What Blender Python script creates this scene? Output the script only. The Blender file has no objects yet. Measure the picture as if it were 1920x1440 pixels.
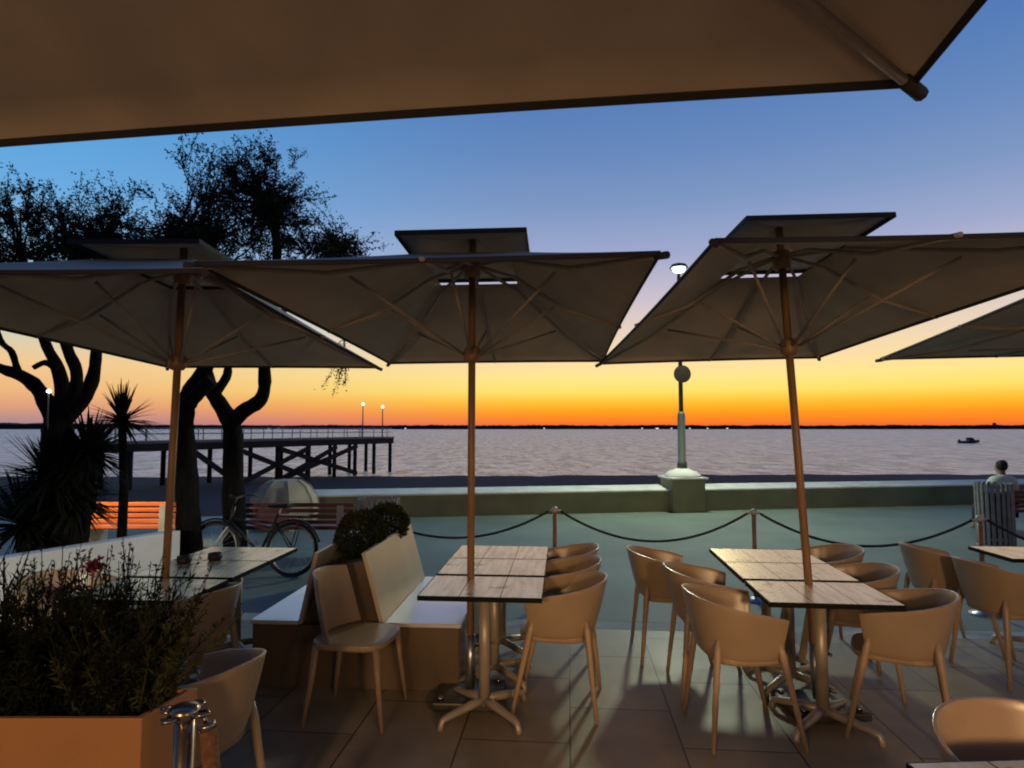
import bpy, math, random
from mathutils import Vector, Matrix
random.seed(7)
R = math.radians
sc = bpy.context.scene
col = sc.collection
# ------------------------------------------------------------------ camera
F_PX, H = 1200.0, 1.70
PITCH = math.atan(83 / F_PX)
cam_d = bpy.data.cameras.new('camera'); cam = bpy.data.objects.new('camera', cam_d); col.objects.link(cam)
cam.location = (0, 0, H); cam.rotation_euler = (math.pi/2 + PITCH, 0, 0)
cam_d.sensor_width = 36; cam_d.lens = F_PX/1920*36; cam_d.clip_end = 9000; cam_d.clip_start = .05
sc.camera = cam
def ray(px, py):
    u, v = (px-960)/F_PX, (720-py)/F_PX
    return Vector((u, math.cos(PITCH) - v*math.sin(PITCH), math.sin(PITCH) + v*math.cos(PITCH)))
def G(px, py, z=0.0):
    r = ray(px, py); t = (z-H)/r.z
    return Vector((r.x*t, r.y*t, z))
def D(px, py, y):
    r = ray(px, py); t = y/r.y
    return Vector((r.x*t, y, H + r.z*t))
def lin(*c):
    return tuple((x/255/12.92 if x/255 <= .04045 else ((x/255+.055)/1.055)**2.4) for x in c)
# ------------------------------------------------------------------ materials
def mat(name, c, rough=.6, c2=None, scale=6, bump=0.0, bscale=None, metal=0.0, spec=.5, stretch=(1,1,1), detail=5, emit=None, estr=0, trans=0.0, lo=.35, hi=.65):
    m = bpy.data.materials.new(name); m.use_nodes = True
    nt = m.node_tree; N = nt.nodes; L = nt.links
    b = N['Principled BSDF']
    b.inputs['Base Color'].default_value = (*c, 1); b.inputs['Roughness'].default_value = rough
    b.inputs['Metallic'].default_value = metal; b.inputs['Specular IOR Level'].default_value = spec
    tc = N.new('ShaderNodeTexCoord'); mp = N.new('ShaderNodeMapping'); mp.inputs['Scale'].default_value = stretch
    L.new(tc.outputs['Object'], mp.inputs['Vector'])
    if c2:
        n = N.new('ShaderNodeTexNoise'); n.inputs['Scale'].default_value = scale; n.inputs['Detail'].default_value = detail
        L.new(mp.outputs[0], n.inputs['Vector'])
        r = N.new('ShaderNodeMapRange'); r.inputs[1].default_value = lo; r.inputs[2].default_value = hi
        L.new(n.outputs['Fac'], r.inputs[0])
        x = N.new('ShaderNodeMix'); x.data_type = 'RGBA'
        x.inputs[6].default_value = (*c, 1); x.inputs[7].default_value = (*c2, 1)
        L.new(r.outputs[0], x.inputs[0]); L.new(x.outputs[2], b.inputs['Base Color'])
    if bump:
        n2 = N.new('ShaderNodeTexNoise'); n2.inputs['Scale'].default_value = bscale or scale*4; n2.inputs['Detail'].default_value = 6
        L.new(mp.outputs[0], n2.inputs['Vector'])
        bp = N.new('ShaderNodeBump'); bp.inputs['Strength'].default_value = bump; bp.inputs['Distance'].default_value = .02
        L.new(n2.outputs['Fac'], bp.inputs['Height']); L.new(bp.outputs[0], b.inputs['Normal'])
    if emit:
        b.inputs['Emission Color'].default_value = (*emit, 1); b.inputs['Emission Strength'].default_value = estr
    if trans:
        t = N.new('ShaderNodeBsdfTranslucent'); t.inputs[0].default_value = (*c, 1)
        mx = N.new('ShaderNodeMixShader'); mx.inputs[0].default_value = trans
        L.new(b.outputs[0], mx.inputs[1]); L.new(t.outputs[0], mx.inputs[2]); L.new(mx.outputs[0], N['Material Output'].inputs[0])
    return m
M = {}
M['fabric'] = mat('taupe_fabric', (.52,.44,.345), .9, (.465,.39,.30), 5, .12, 260, spec=.1, trans=.03)
M['hem'] = mat('hem_tape', (.035,.03,.026), .85)
M['wood_pole'] = mat('varnished_wood', (.30,.17,.08), .45, (.22,.12,.055), 5, .06, 30, stretch=(8,8,.6))
M['rib'] = mat('rib_wood', (.38,.31,.235), .8, (.33,.265,.20), 5, stretch=(3,3,3))
M['steel'] = mat('galvanised_steel', (.55,.55,.56), .32, (.38,.38,.40), 8, metal=.9)
M['chrome'] = mat('dull_chrome', (.36,.31,.26), .26, metal=1)
M['cap'] = mat('worn_steel_cap', (.5,.47,.42), .5, metal=.5)
M['chair'] = mat('beige_polypropylene', (.39,.285,.18), .28, (.345,.25,.155), 4, .03, 300)
M['chair_leg'] = mat('chair_leg_plastic', (.39,.275,.17), .38)
M['alu'] = mat('painted_aluminium', (.42,.36,.27), .38, (.36,.30,.22), 6, metal=.25)
M['edge'] = mat('black_laminate_edge', (.008,.008,.008), .6, spec=.1)
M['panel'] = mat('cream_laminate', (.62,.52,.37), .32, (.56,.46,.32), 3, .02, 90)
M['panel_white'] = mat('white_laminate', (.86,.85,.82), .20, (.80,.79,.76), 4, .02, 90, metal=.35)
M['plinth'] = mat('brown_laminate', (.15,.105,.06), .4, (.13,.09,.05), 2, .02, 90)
M['dark_steel'] = mat('dark_steel_plate', (.09,.085,.08), .4, (.05,.048,.045), 9, metal=.6)
M['wall'] = mat('sea_wall_plaster', (.27,.275,.155), .9, (.21,.215,.12), 1.5, .2, 30)
M['coping'] = mat('wall_coping', (.74,.73,.68), .7, (.60,.59,.55), 3, .15, 30)
M['white_wall'] = mat('white_render', (.80,.80,.76), .75, (.68,.68,.64), 2, .15, 40)
M['concrete'] = mat('bench_concrete', (.42,.43,.38), .85, (.34,.35,.31), 8, .2, 60)
M['red_wood'] = mat('dark_red_slats', (.22,.035,.02), .5, (.14,.022,.014), 6, .05, 50, stretch=(.6,4,4))
M['orange_wood'] = mat('orange_slats', (.72,.13,.02), .45, (.85,.24,.04), 4, .05, 50, stretch=(.6,4,4))
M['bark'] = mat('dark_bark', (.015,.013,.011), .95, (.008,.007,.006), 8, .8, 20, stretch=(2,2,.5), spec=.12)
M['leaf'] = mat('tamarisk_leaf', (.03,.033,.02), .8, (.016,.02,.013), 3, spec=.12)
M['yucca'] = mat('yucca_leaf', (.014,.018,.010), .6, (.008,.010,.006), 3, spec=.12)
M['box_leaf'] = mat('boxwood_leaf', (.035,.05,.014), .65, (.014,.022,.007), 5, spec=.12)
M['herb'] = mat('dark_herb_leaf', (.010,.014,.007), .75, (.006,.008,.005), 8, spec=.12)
M['herb_light'] = mat('olive_herb_leaf', (.05,.056,.018), .7, (.02,.024,.010), 8, spec=.12)
M['flower'] = mat('wine_flower', (.16,.02,.035), .7)
M['bud'] = mat('white_bud', (.7,.68,.62), .6)
M['soil'] = mat('soil', (.02,.016,.012), .95, (.035,.028,.02), 30, .5)
M['planter'] = mat('terracotta_panel', (.40,.195,.072), .5, (.36,.17,.06), 3, .05, 120)
M['black'] = mat('black_rubber', (.012,.012,.012), .6)
M['rope'] = mat('dark_rope', (.02,.016,.014), .8, bump=.5, bscale=120)
M['rope_brown'] = mat('brown_rope', (.30,.14,.055), .75, (.18,.08,.03), 60, .6, 90)
M['post'] = mat('rope_post_wood', (.30,.16,.07), .45, (.22,.11,.045), 5, stretch=(5,5,1))
M['bin'] = mat('grey_white_slats', (.26,.26,.26), .65, (.19,.19,.195), 10)
M['lamp_post'] = mat('grey_green_paint', (.085,.10,.092), .6, (.07,.083,.076), 6)
M['sign'] = mat('sign_back', (.03,.010,.010), .7, (.035,.026,.022), 4)
M['pier'] = mat('pier_timber', (.035,.028,.024), .85, (.02,.016,.014), 1, .2)
M['pier_deck'] = mat('pier_deck_timber', (.30,.26,.19), .8, (.22,.19,.14), .6)
M['rail'] = mat('pale_rail', (.55,.52,.44), .6)
M['bulb'] = mat('lit_bulb', (1,1,1), .5, emit=(1,.98,.93), estr=9)
M['bulb_small'] = mat('lit_far_bulb', (1,1,1), .5, emit=(1,.95,.88), estr=1.6)
M['boat'] = mat('dark_boat', (.03,.03,.035), .5)
M['tent'] = mat('cream_canvas', (.55,.50,.36), .85, (.47,.42,.30), 3, trans=.15)
M['skin'] = mat('skin', (.35,.2,.14), .6)
M['hair'] = mat('black_hair', (.01,.009,.008), .6)
M['shirt'] = mat('pale_green_shirt', (.75,.78,.64), .85, (.66,.69,.56), 12)
M['trouser'] = mat('dark_trousers', (.03,.03,.045), .85)
M['bike'] = mat('bike_frame_black', (.015,.014,.016), .35)
M['bike_white'] = mat('bike_white', (.75,.73,.7), .4)
M['red'] = mat('red_reflector', (.7,.03,.02), .3)
M['shore'] = mat('far_treeline', (.02,.02,.024), .95)
M['house'] = mat('far_house_wall', (.4,.38,.36), .9)
M['saddle'] = mat('saddle_leather', (.02,.015,.012), .5)

def nodes(name):
    m = bpy.data.materials.new(name); m.use_nodes = True
    return m, m.node_tree.nodes, m.node_tree.links, m.node_tree.nodes['Principled BSDF']
def mathn(N, L, op, a, b=None, c=None):
    n = N.new('ShaderNodeMath'); n.operation = op
    for i, v in enumerate((a, b, c)):
        if v is None: continue
        if isinstance(v, (int, float)): n.inputs[i].default_value = v
        else: L.new(v, n.inputs[i])
    return n.outputs[0]
def mixc(N, L, f, a, b):
    x = N.new('ShaderNodeMix'); x.data_type = 'RGBA'
    for i, v in ((0, f), (6, a), (7, b)):
        if isinstance(v, (int, float)): x.inputs[i].default_value = v
        elif isinstance(v, tuple): x.inputs[i].default_value = (*v, 1)
        else: L.new(v, x.inputs[i])
    return x.outputs[2]
# weathered whitewashed planks for the table tops
def plank_mat():
    m, N, L, b = nodes('weathered_white_planks')
    tc = N.new('ShaderNodeTexCoord'); sep = N.new('ShaderNodeSeparateXYZ'); L.new(tc.outputs['Object'], sep.inputs[0])
    oi = N.new('ShaderNodeObjectInfo')
    off = mathn(N, L, 'MULTIPLY', oi.outputs['Random'], 40.0)
    cmb = N.new('ShaderNodeCombineXYZ'); L.new(mathn(N, L, 'ADD', sep.outputs[0], off), cmb.inputs[0]); L.new(sep.outputs[1], cmb.inputs[1]); L.new(off, cmb.inputs[2])
    mp = N.new('ShaderNodeMapping'); mp.inputs['Scale'].default_value = (14, 1.6, 1); L.new(cmb.outputs[0], mp.inputs['Vector'])
    n = N.new('ShaderNodeTexNoise'); n.inputs['Scale'].default_value = 2.2; n.inputs['Detail'].default_value = 8; L.new(mp.outputs[0], n.inputs['Vector'])
    n2 = N.new('ShaderNodeTexNoise'); n2.inputs['Scale'].default_value = 9; n2.inputs['Detail'].default_value = 6; L.new(cmb.outputs[0], n2.inputs['Vector'])
    fr = mathn(N, L, 'FRACT', mathn(N, L, 'MULTIPLY', mathn(N, L, 'ADD', sep.outputs[0], .59), 4.25))
    seam = mathn(N, L, 'LESS_THAN', fr, .03)
    a = N.new('ShaderNodeMapRange'); a.inputs[1].default_value = .42; a.inputs[2].default_value = .62; L.new(n.outputs['Fac'], a.inputs[0])
    c1 = mixc(N, L, a.outputs[0], (.98,.80,.56), (.84,.64,.42))
    b2 = N.new('ShaderNodeMapRange'); b2.inputs[1].default_value = .60; b2.inputs[2].default_value = .70; L.new(n2.outputs['Fac'], b2.inputs[0])
    c2 = mixc(N, L, b2.outputs[0], c1, (.36,.24,.14))
    c3 = mixc(N, L, seam, c2, (.06,.045,.03))
    L.new(c3, b.inputs['Base Color'])
    rr = N.new('ShaderNodeMapRange'); b.inputs['IOR'].default_value = 1.8; b.inputs['Metallic'].default_value = .66; b.inputs['Specular Tint'].default_value = (1,.86,.66,1); rr.inputs[3].default_value = .20; rr.inputs[4].default_value = .34; L.new(n.outputs['Fac'], rr.inputs[0]); L.new(rr.outputs[0], b.inputs['Roughness'])
    bp = N.new('ShaderNodeBump'); bp.inputs['Strength'].default_value = .12; bp.inputs['Distance'].default_value = .0012; L.new(n.outputs['Fac'], bp.inputs['Height']); L.new(bp.outputs[0], b.inputs['Normal'])
    return m
M['plank'] = plank_mat()
def tile_mat():
    m, N, L, b = nodes('terrace_tiles')
    tc = N.new('ShaderNodeTexCoord'); mp = N.new('ShaderNodeMapping'); mp.inputs['Rotation'].default_value = (0,0,R(5)); L.new(tc.outputs['Object'], mp.inputs['Vector'])
    br = N.new('ShaderNodeTexBrick'); br.offset = 0.5; br.inputs['Scale'].default_value = 1.0
    br.inputs['Brick Width'].default_value = .9; br.inputs['Row Height'].default_value = .6; br.inputs['Mortar Size'].default_value = .006; br.inputs['Mortar Smooth'].default_value = .3; br.inputs['Bias'].default_value = 0
    br.inputs['Color1'].default_value = (.29,.24,.15,1); br.inputs['Color2'].default_value = (.235,.19,.118,1); br.inputs['Mortar'].default_value = (.07,.055,.042,1)
    mp2 = N.new('ShaderNodeMapping'); mp2.inputs['Rotation'].default_value = (0,0,R(95)); L.new(tc.outputs['Object'], mp2.inputs['Vector'])
    L.new(mp2.outputs[0], br.inputs['Vector'])
    n = N.new('ShaderNodeTexNoise'); n.inputs['Scale'].default_value = 3; n.inputs['Detail'].default_value = 8; L.new(tc.outputs['Object'], n.inputs['Vector'])
    a = N.new('ShaderNodeMapRange'); a.inputs[1].default_value = .3; a.inputs[2].default_value = .7; a.inputs[3].default_value = .72; a.inputs[4].default_value = 1.2; L.new(n.outputs['Fac'], a.inputs[0])
    vm = N.new('ShaderNodeVectorMath'); vm.operation = 'SCALE'; L.new(br.outputs['Color'], vm.inputs[0]); L.new(a.outputs[0], vm.inputs[3])
    L.new(vm.outputs[0], b.inputs['Base Color']); b.inputs['Roughness'].default_value = .52
    rr = N.new('ShaderNodeMapRange'); rr.inputs[3].default_value = .38; rr.inputs[4].default_value = .68; L.new(n.outputs['Fac'], rr.inputs[0]); L.new(rr.outputs[0], b.inputs['Roughness'])
    bp = N.new('ShaderNodeBump'); bp.inputs['Strength'].default_value = .35; bp.inputs['Distance'].default_value = .004
    h = mathn(N, L, 'ADD', mathn(N, L, 'MULTIPLY', br.outputs['Fac'], -1.0), mathn(N, L, 'MULTIPLY', n.outputs['Fac'], .4)); L.new(h, bp.inputs['Height']); L.new(bp.outputs[0], b.inputs['Normal'])
    return m
M['tile'] = tile_mat()
def prom_mat():
    m, N, L, b = nodes('promenade_paving')
    tc = N.new('ShaderNodeTexCoord')
    br = N.new('ShaderNodeTexBrick'); br.offset = 0; br.inputs['Scale'].default_value = 1
    br.inputs['Brick Width'].default_value = 1.5; br.inputs['Row Height'].default_value = 1.5; br.inputs['Mortar Size'].default_value = .006
    br.inputs['Color1'].default_value = (.185,.225,.18,1); br.inputs['Color2'].default_value = (.17,.208,.165,1); br.inputs['Mortar'].default_value = (.15,.20,.175,1)
    mp = N.new('ShaderNodeMapping'); mp.inputs['Rotation'].default_value = (0,0,R(8)); L.new(tc.outputs['Object'], mp.inputs['Vector']); L.new(mp.outputs[0], br.inputs['Vector'])
    n = N.new('ShaderNodeTexNoise'); n.inputs['Scale'].default_value = .7; n.inputs['Detail'].default_value = 9; L.new(tc.outputs['Object'], n.inputs['Vector'])
    a = N.new('ShaderNodeMapRange'); a.inputs[1].default_value = .3; a.inputs[2].default_value = .7; a.inputs[3].default_value = .8; a.inputs[4].default_value = 1.15; L.new(n.outputs['Fac'], a.inputs[0])
    vm = N.new('ShaderNodeVectorMath'); vm.operation = 'SCALE'; L.new(br.outputs['Color'], vm.inputs[0]); L.new(a.outputs[0], vm.inputs[3])
    L.new(vm.outputs[0], b.inputs['Base Color']); b.inputs['Roughness'].default_value = .7
    n3 = N.new('ShaderNodeTexNoise'); n3.inputs['Scale'].default_value = 60; n3.inputs['Detail'].default_value = 4; L.new(tc.outputs['Object'], n3.inputs['Vector'])
    bp = N.new('ShaderNodeBump'); bp.inputs['Strength'].default_value = .3; bp.inputs['Distance'].default_value = .004; L.new(n3.outputs['Fac'], bp.inputs['Height']); L.new(bp.outputs[0], b.inputs['Normal'])
    return m
M['prom'] = prom_mat()
M['sand'] = mat('damp_sand', (.024,.022,.028), .95, (.016,.015,.019), .5, .5, 6)
def sea_mat():
    m, N, L, b = nodes('sea_water')
    b.inputs['Roughness'].default_value = .27; b.inputs['IOR'].default_value = 1.33; b.inputs['Metallic'].default_value = .42
    tc = N.new('ShaderNodeTexCoord')
    def nz(sx, sy, det):
        mp = N.new('ShaderNodeMapping'); mp.inputs['Scale'].default_value = (sx, sy, 1); L.new(tc.outputs['Object'], mp.inputs['Vector'])
        n = N.new('ShaderNodeTexNoise'); n.inputs['Scale'].default_value = 1.0; n.inputs['Detail'].default_value = det; n.inputs['Roughness'].default_value = .6; L.new(mp.outputs[0], n.inputs['Vector']); return n.outputs['Fac']
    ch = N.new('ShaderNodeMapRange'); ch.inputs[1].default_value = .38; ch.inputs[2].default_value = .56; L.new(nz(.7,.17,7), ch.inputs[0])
    L.new(mixc(N, L, ch.outputs[0], (.27,.36,.54), (.97,1.0,1.0)), b.inputs['Base Color'])  # pale glints and dark troughs of the ripples painted into the base colour
    h = mathn(N, L, 'ADD', mathn(N, L, 'MULTIPLY', nz(.9,.9,4), .7), mathn(N, L, 'MULTIPLY', nz(.62,.20,5), 7.5))
    bp = N.new('ShaderNodeBump'); bp.inputs['Strength'].default_value = 1.0; bp.inputs['Distance'].default_value = 1.0; L.new(h, bp.inputs['Height']); L.new(bp.outputs[0], b.inputs['Normal'])
    return m
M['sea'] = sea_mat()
# ------------------------------------------------------------------ mesh helpers
class MB:
    def __init__(s): s.v, s.f, s.m, s.sm = [], [], [], []
    def add(s, vs, fs, mi=0, smooth=False):
        o = len(s.v); s.v += [tuple(v) for v in vs]
        for f in fs: s.f.append(tuple(i+o for i in f)); s.m.append(mi); s.sm.append(smooth)
        return s
    def box(s, c, size, rot=None, mi=0):
        sx, sy, sz = [x/2 for x in size]; c = Vector(c)
        vs = [Vector((x, y, z)) for z in (-sz, sz) for y in (-sy, sy) for x in (-sx, sx)]
        if rot is not None: vs = [rot @ v for v in vs]
        return s.add([v+c for v in vs], [(0,2,3,1),(4,5,7,6),(0,1,5,4),(2,6,7,3),(0,4,6,2),(1,3,7,5)], mi)
    def bar(s, a, b, w, h, mi=0, up=(0,0,1)):
        a, b = Vector(a), Vector(b); d = b-a; y = d.normalized(); x = y.cross(Vector(up))
        if x.length < 1e-4: x = y.cross(Vector((1,0,0)))
        x.normalize(); z = x.cross(y)
        return s.box((a+b)/2, (w, d.length, h), Matrix((x, y, z)).transposed(), mi)
    def hexa(s, p, mi=0):   # 8 points: bottom ring 0-3, top ring 4-7
        return s.add(p, [(3,2,1,0),(4,5,6,7),(0,1,5,4),(1,2,6,5),(2,3,7,6),(3,0,4,7)], mi)
    def tube(s, pts, rad, n=8, mi=0, caps=True, smooth=True):
        pts = [Vector(p) for p in pts]
        if not isinstance(rad, (list, tuple)): rad = [rad]*len(pts)
        vs, fs = [], []; px = None
        for i, p in enumerate(pts):
            t = (pts[min(i+1, len(pts)-1)] - pts[max(i-1, 0)]).normalized()
            if px is None:
                px = t.cross(Vector((0,0,1)));
                if px.length < .1: px = t.cross(Vector((0,1,0)))
            px = (px - t*px.dot(t)).normalized(); py = t.cross(px)
            for k in range(n):
                a = 2*math.pi*k/n; vs.append(p + (px*math.cos(a)+py*math.sin(a))*rad[i])
        for i in range(len(pts)-1):
            for k in range(n):
                fs.append((i*n+k, i*n+(k+1)%n, (i+1)*n+(k+1)%n, (i+1)*n+k))
        s.add(vs, fs, mi, smooth)
        if caps:
            o = len(s.v)-len(vs)
            s.f += [tuple(o+k for k in reversed(range(n))), tuple(o+(len(pts)-1)*n+k for k in range(n))]; s.m += [mi, mi]; s.sm += [False, False]
        return s
    def lathe(s, prof, n=24, c=(0,0,0), mi=0, smooth=True, rot0=0):
        vs, fs = [], []; c = Vector(c)
        for r, z in prof:
            for k in range(n):
                a = 2*math.pi*k/n+rot0; vs.append(c+Vector((r*math.cos(a), r*math.sin(a), z)))
        for i in range(len(prof)-1):
            for k in range(n): fs.append((i*n+k, i*n+(k+1)%n, (i+1)*n+(k+1)%n, (i+1)*n+k))
        s.add(vs, fs, mi, smooth); o = len(s.v)-len(vs)
        s.f += [tuple(o+k for k in reversed(range(n))), tuple(o+(len(prof)-1)*n+k for k in range(n))]; s.m += [mi, mi]; s.sm += [False]*2
        return s
    def build(s, name, mats, parent=None, bevel=0, loc=None, seg=2):
        me = bpy.data.meshes.new(name); me.from_pydata(s.v, [], s.f)
        for m in (mats if isinstance(mats, (list, tuple)) else [mats]): me.materials.append(m)
        me.polygons.foreach_set('material_index', s.m); me.polygons.foreach_set('use_smooth', s.sm); me.update()
        o = bpy.data.objects.new(name, me); col.objects.link(o)
        if parent is not None: o.parent = parent
        if loc is not None: o.location = loc
        if bevel:
            b = o.modifiers.new('bevel', 'BEVEL'); b.width = bevel; b.segments = seg; b.limit_method = 'ANGLE'; b.angle_limit = R(40)
        return o
def tag(o, label=None, cat=None, group=None, kind=None):
    if label: o['label'] = label
    if cat: o['category'] = cat
    if group: o['group'] = group
    if kind: o['kind'] = kind
    return o
def thing(name, label, cat, loc=(0,0,0), rz=0.0, group=None, rx=0.0, ry=0.0):
    o = bpy.data.objects.new(name, None); o.empty_display_size = .1; col.objects.link(o)
    o.location = loc; o.rotation_euler = (rx, ry, rz)
    return tag(o, label, cat, group)
KIDS = {}
def kids(o): return [c for c in bpy.data.objects if c.parent is o]
def copy_tree(o, parent=None):
    ch = kids(o)
    c = o.copy(); col.objects.link(c); c.parent = parent
    for x in ch: copy_tree(x, c)
    return c
def struct(name, mb, m, **k): return tag(mb.build(name, m, **k), kind='structure')
AX = -R(5.1)                                            # heading of the table rows
def leaf_quad(mb, p, d, L, w, nrm=None, mi=0):
    d = d.normalized(); s_ = d.cross(nrm if nrm else Vector((random.gauss(0,1), random.gauss(0,1), random.gauss(0,1))))
    if s_.length < 1e-3: s_ = d.cross(Vector((0,0,1)))
    s_ = s_.normalized()*w/2
    mb.add([p, p+d*L*.5+s_, p+d*L, p+d*L*.5-s_], [(0,1,2,3)], mi)
def rnd_dir(up=0.0):
    v = Vector((random.gauss(0,1), random.gauss(0,1), random.gauss(0,1)+up)); return v.normalized()

# ------------------------------------------------------------------ world: dusk sky
w = bpy.data.worlds.new('World'); sc.world = w; w.use_nodes = True
N, L = w.node_tree.nodes, w.node_tree.links
bg = N['Background']
geo = N.new('ShaderNodeTexCoord'); nrm = N.new('ShaderNodeVectorMath'); nrm.operation = 'NORMALIZE'; L.new(geo.outputs['Generated'], nrm.inputs[0])
sep = N.new('ShaderNodeSeparateXYZ'); L.new(nrm.outputs[0], sep.inputs[0])
def ramp(stops):
    r = N.new('ShaderNodeValToRGB'); r.color_ramp.interpolation = 'EASE' if False else 'LINEAR'
    e = r.color_ramp.elements
    while len(e) > 1: e.remove(e[-1])
    e[0].position = stops[0][0]; e[0].color = (*lin(*stops[0][1]), 1)
    for p, c in stops[1:]:
        x = e.new(p); x.color = (*lin(*c), 1)
    L.new(fac, r.inputs[0]); return r.outputs[0]
fac = mathn(N, L, 'MAXIMUM', sep.outputs[2], 0.0)
warm = ramp([(0,(226,96,62)),(.010,(252,124,40)),(.023,(255,152,30)),(.04,(255,192,52)),(.056,(255,224,104)),(.077,(253,229,140)),(.098,(252,222,162)),(.14,(234,211,186)),(.19,(204,193,204)),(.26,(158,168,204)),(.33,(124,150,194)),(.40,(101,135,188)),(.48,(82,122,183)),(.57,(62,105,172)),(1,(30,62,122))])
left = ramp([(0,(150,128,142)),(.012,(184,142,140)),(.028,(222,160,126)),(.05,(238,184,128)),(.085,(240,200,146)),(.115,(214,206,178)),(.15,(186,200,198)),(.2,(150,190,214)),(.3,(104,170,224)),(.4,(84,156,216)),(.5,(72,136,204)),(1,(32,68,132))])
back = ramp([(0,(52,54,66)),(.1,(70,68,78)),(.25,(62,68,88)),(.5,(46,62,96)),(1,(30,58,110))])
az = mathn(N, L, 'ARCTAN2', sep.outputs[0], sep.outputs[1])          # 0 ahead, + to the right
t1 = N.new('ShaderNodeMapRange'); t1.interpolation_type = 'SMOOTHSTEP'; t1.inputs[1].default_value = R(-42); t1.inputs[2].default_value = R(6); L.new(az, t1.inputs[0])
m1 = mixc(N, L, t1.outputs[0], left, warm)
dev = mathn(N, L, 'ABSOLUTE', mathn(N, L, 'SUBTRACT', az, R(10)))
t2 = N.new('ShaderNodeMapRange'); t2.interpolation_type = 'SMOOTHSTEP'; t2.inputs[1].default_value = R(50); t2.inputs[2].default_value = R(130); L.new(dev, t2.inputs[0])
m2 = mixc(N, L, t2.outputs[0], m1, back)
sky = N.new('ShaderNodeTexSky'); sky.sky_type = 'NISHITA'; sky.sun_disc = False; sky.sun_elevation = R(0.5); sky.sun_rotation = R(12); sky.dust_density = 2
sv = N.new('ShaderNodeVectorMath'); sv.operation = 'SCALE'; L.new(sky.outputs[0], sv.inputs[0]); sv.inputs[3].default_value = .004
sm_ = N.new('ShaderNodeVectorMath'); sm_.operation = 'ADD'; L.new(m2, sm_.inputs[0]); L.new(sv.outputs[0], sm_.inputs[1])
L.new(sm_.outputs[0], bg.inputs[0]); bg.inputs[1].default_value = .97
sc.view_settings.view_transform = 'Standard'; sc.view_settings.look = 'None'; sc.view_settings.exposure = .06; sc.view_settings.gamma = 1

# ------------------------------------------------------------------ setting
def sheet(name, pts, m): return struct(name, MB().add(pts, [tuple(range(len(pts)))]), m)
W0, W1 = G(770, 970, -.06), G(1700, 949, -.06)            # foot of the sea wall
wd = (W1-W0); wd.z = 0; wd.normalize(); wn = Vector((-wd.y, wd.x, 0))
def wl(t, off=0, z=0): p = W0 + wd*t + wn*off; return Vector((p.x, p.y, z))
sheet('promenade', [(-60,-12,-.06),(60,-12,-.06), wl(62,.2,-.06), wl(-60,.2,-.06)], M['prom'])
te = [G(-300,1150), G(700,1176), G(1300,1172), G(2200,1168)]
tb = MB(); xs = [(-9,-6), (9,-6)]
p0, p1 = Vector((-9, 6.9, 0)), Vector((9, 5.35, 0))
p0 = Vector((-9, 5.62+9*.085, 0)); p1 = Vector((9, 5.62-9*.085, 0))
tb.hexa([(-9,-6,-.058),(9,-6,-.058),(p1.x,p1.y,-.058),(p0.x,p0.y,-.058),(-9,-6,0),(9,-6,0),tuple(p1),tuple(p0)])
struct('terrace_floor', tb, M['tile'])
cb = MB(); e_ = Vector((18, -1.53, 0)).normalized(); n_ = Vector((.085, 1, 0)).normalized()
q0, q1 = p0+n_*.004, p1+n_*.004
cb.hexa([q0+Vector((0,0,-.057)), q1+Vector((0,0,-.057)), q1+n_*.22+Vector((0,0,-.057)), q0+n_*.22+Vector((0,0,-.057)), q0, q1, q1+n_*.22, q0+n_*.22])
struct('terrace_kerb', cb, M['concrete'], bevel=.006)
# beach as a sloping sheet, with gentle lumps
bb = MB(); nx, ny = 120, 50; vs = []
for j in range(ny+1):
    for i in range(nx+1):
        x = -140 + 280*i/nx; t = j/ny; y0 = wl((x-W0.x)/wd.x, .7).y
        y = y0 + (62-y0+.8*math.sin(x*.06))*t**1.3
        z = -1.0 - 1.5*t**1.1 + .03*math.sin(x*.9+y*.4)*math.sin(x*.31-y*.8)
        vs.append((x, y, z))
bb.add(vs, [(j*(nx+1)+i, j*(nx+1)+i+1, (j+1)*(nx+1)+i+1, (j+1)*(nx+1)+i) for j in range(ny) for i in range(nx)], 0, True)
struct('beach', bb, M['sand'])
eb = MB(); a, b_ = wl(-60,.21), wl(62,.21)
eb.hexa([a+Vector((0,0,-2)), b_+Vector((0,0,-2)), b_+wn*.8+Vector((0,0,-2)), a+wn*.8+Vector((0,0,-2)), a+Vector((0,0,-.065)), b_+Vector((0,0,-.065)), b_+wn*.8+Vector((0,0,-.09)), a+wn*.8+Vector((0,0,-.09))])
struct('promenade_edge', eb, M['concrete'])
sheet('sea', [(-5000,40,-2.3),(5000,40,-2.3),(5000,6000,-2.3),(-5000,6000,-2.3)], M['sea'])
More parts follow.
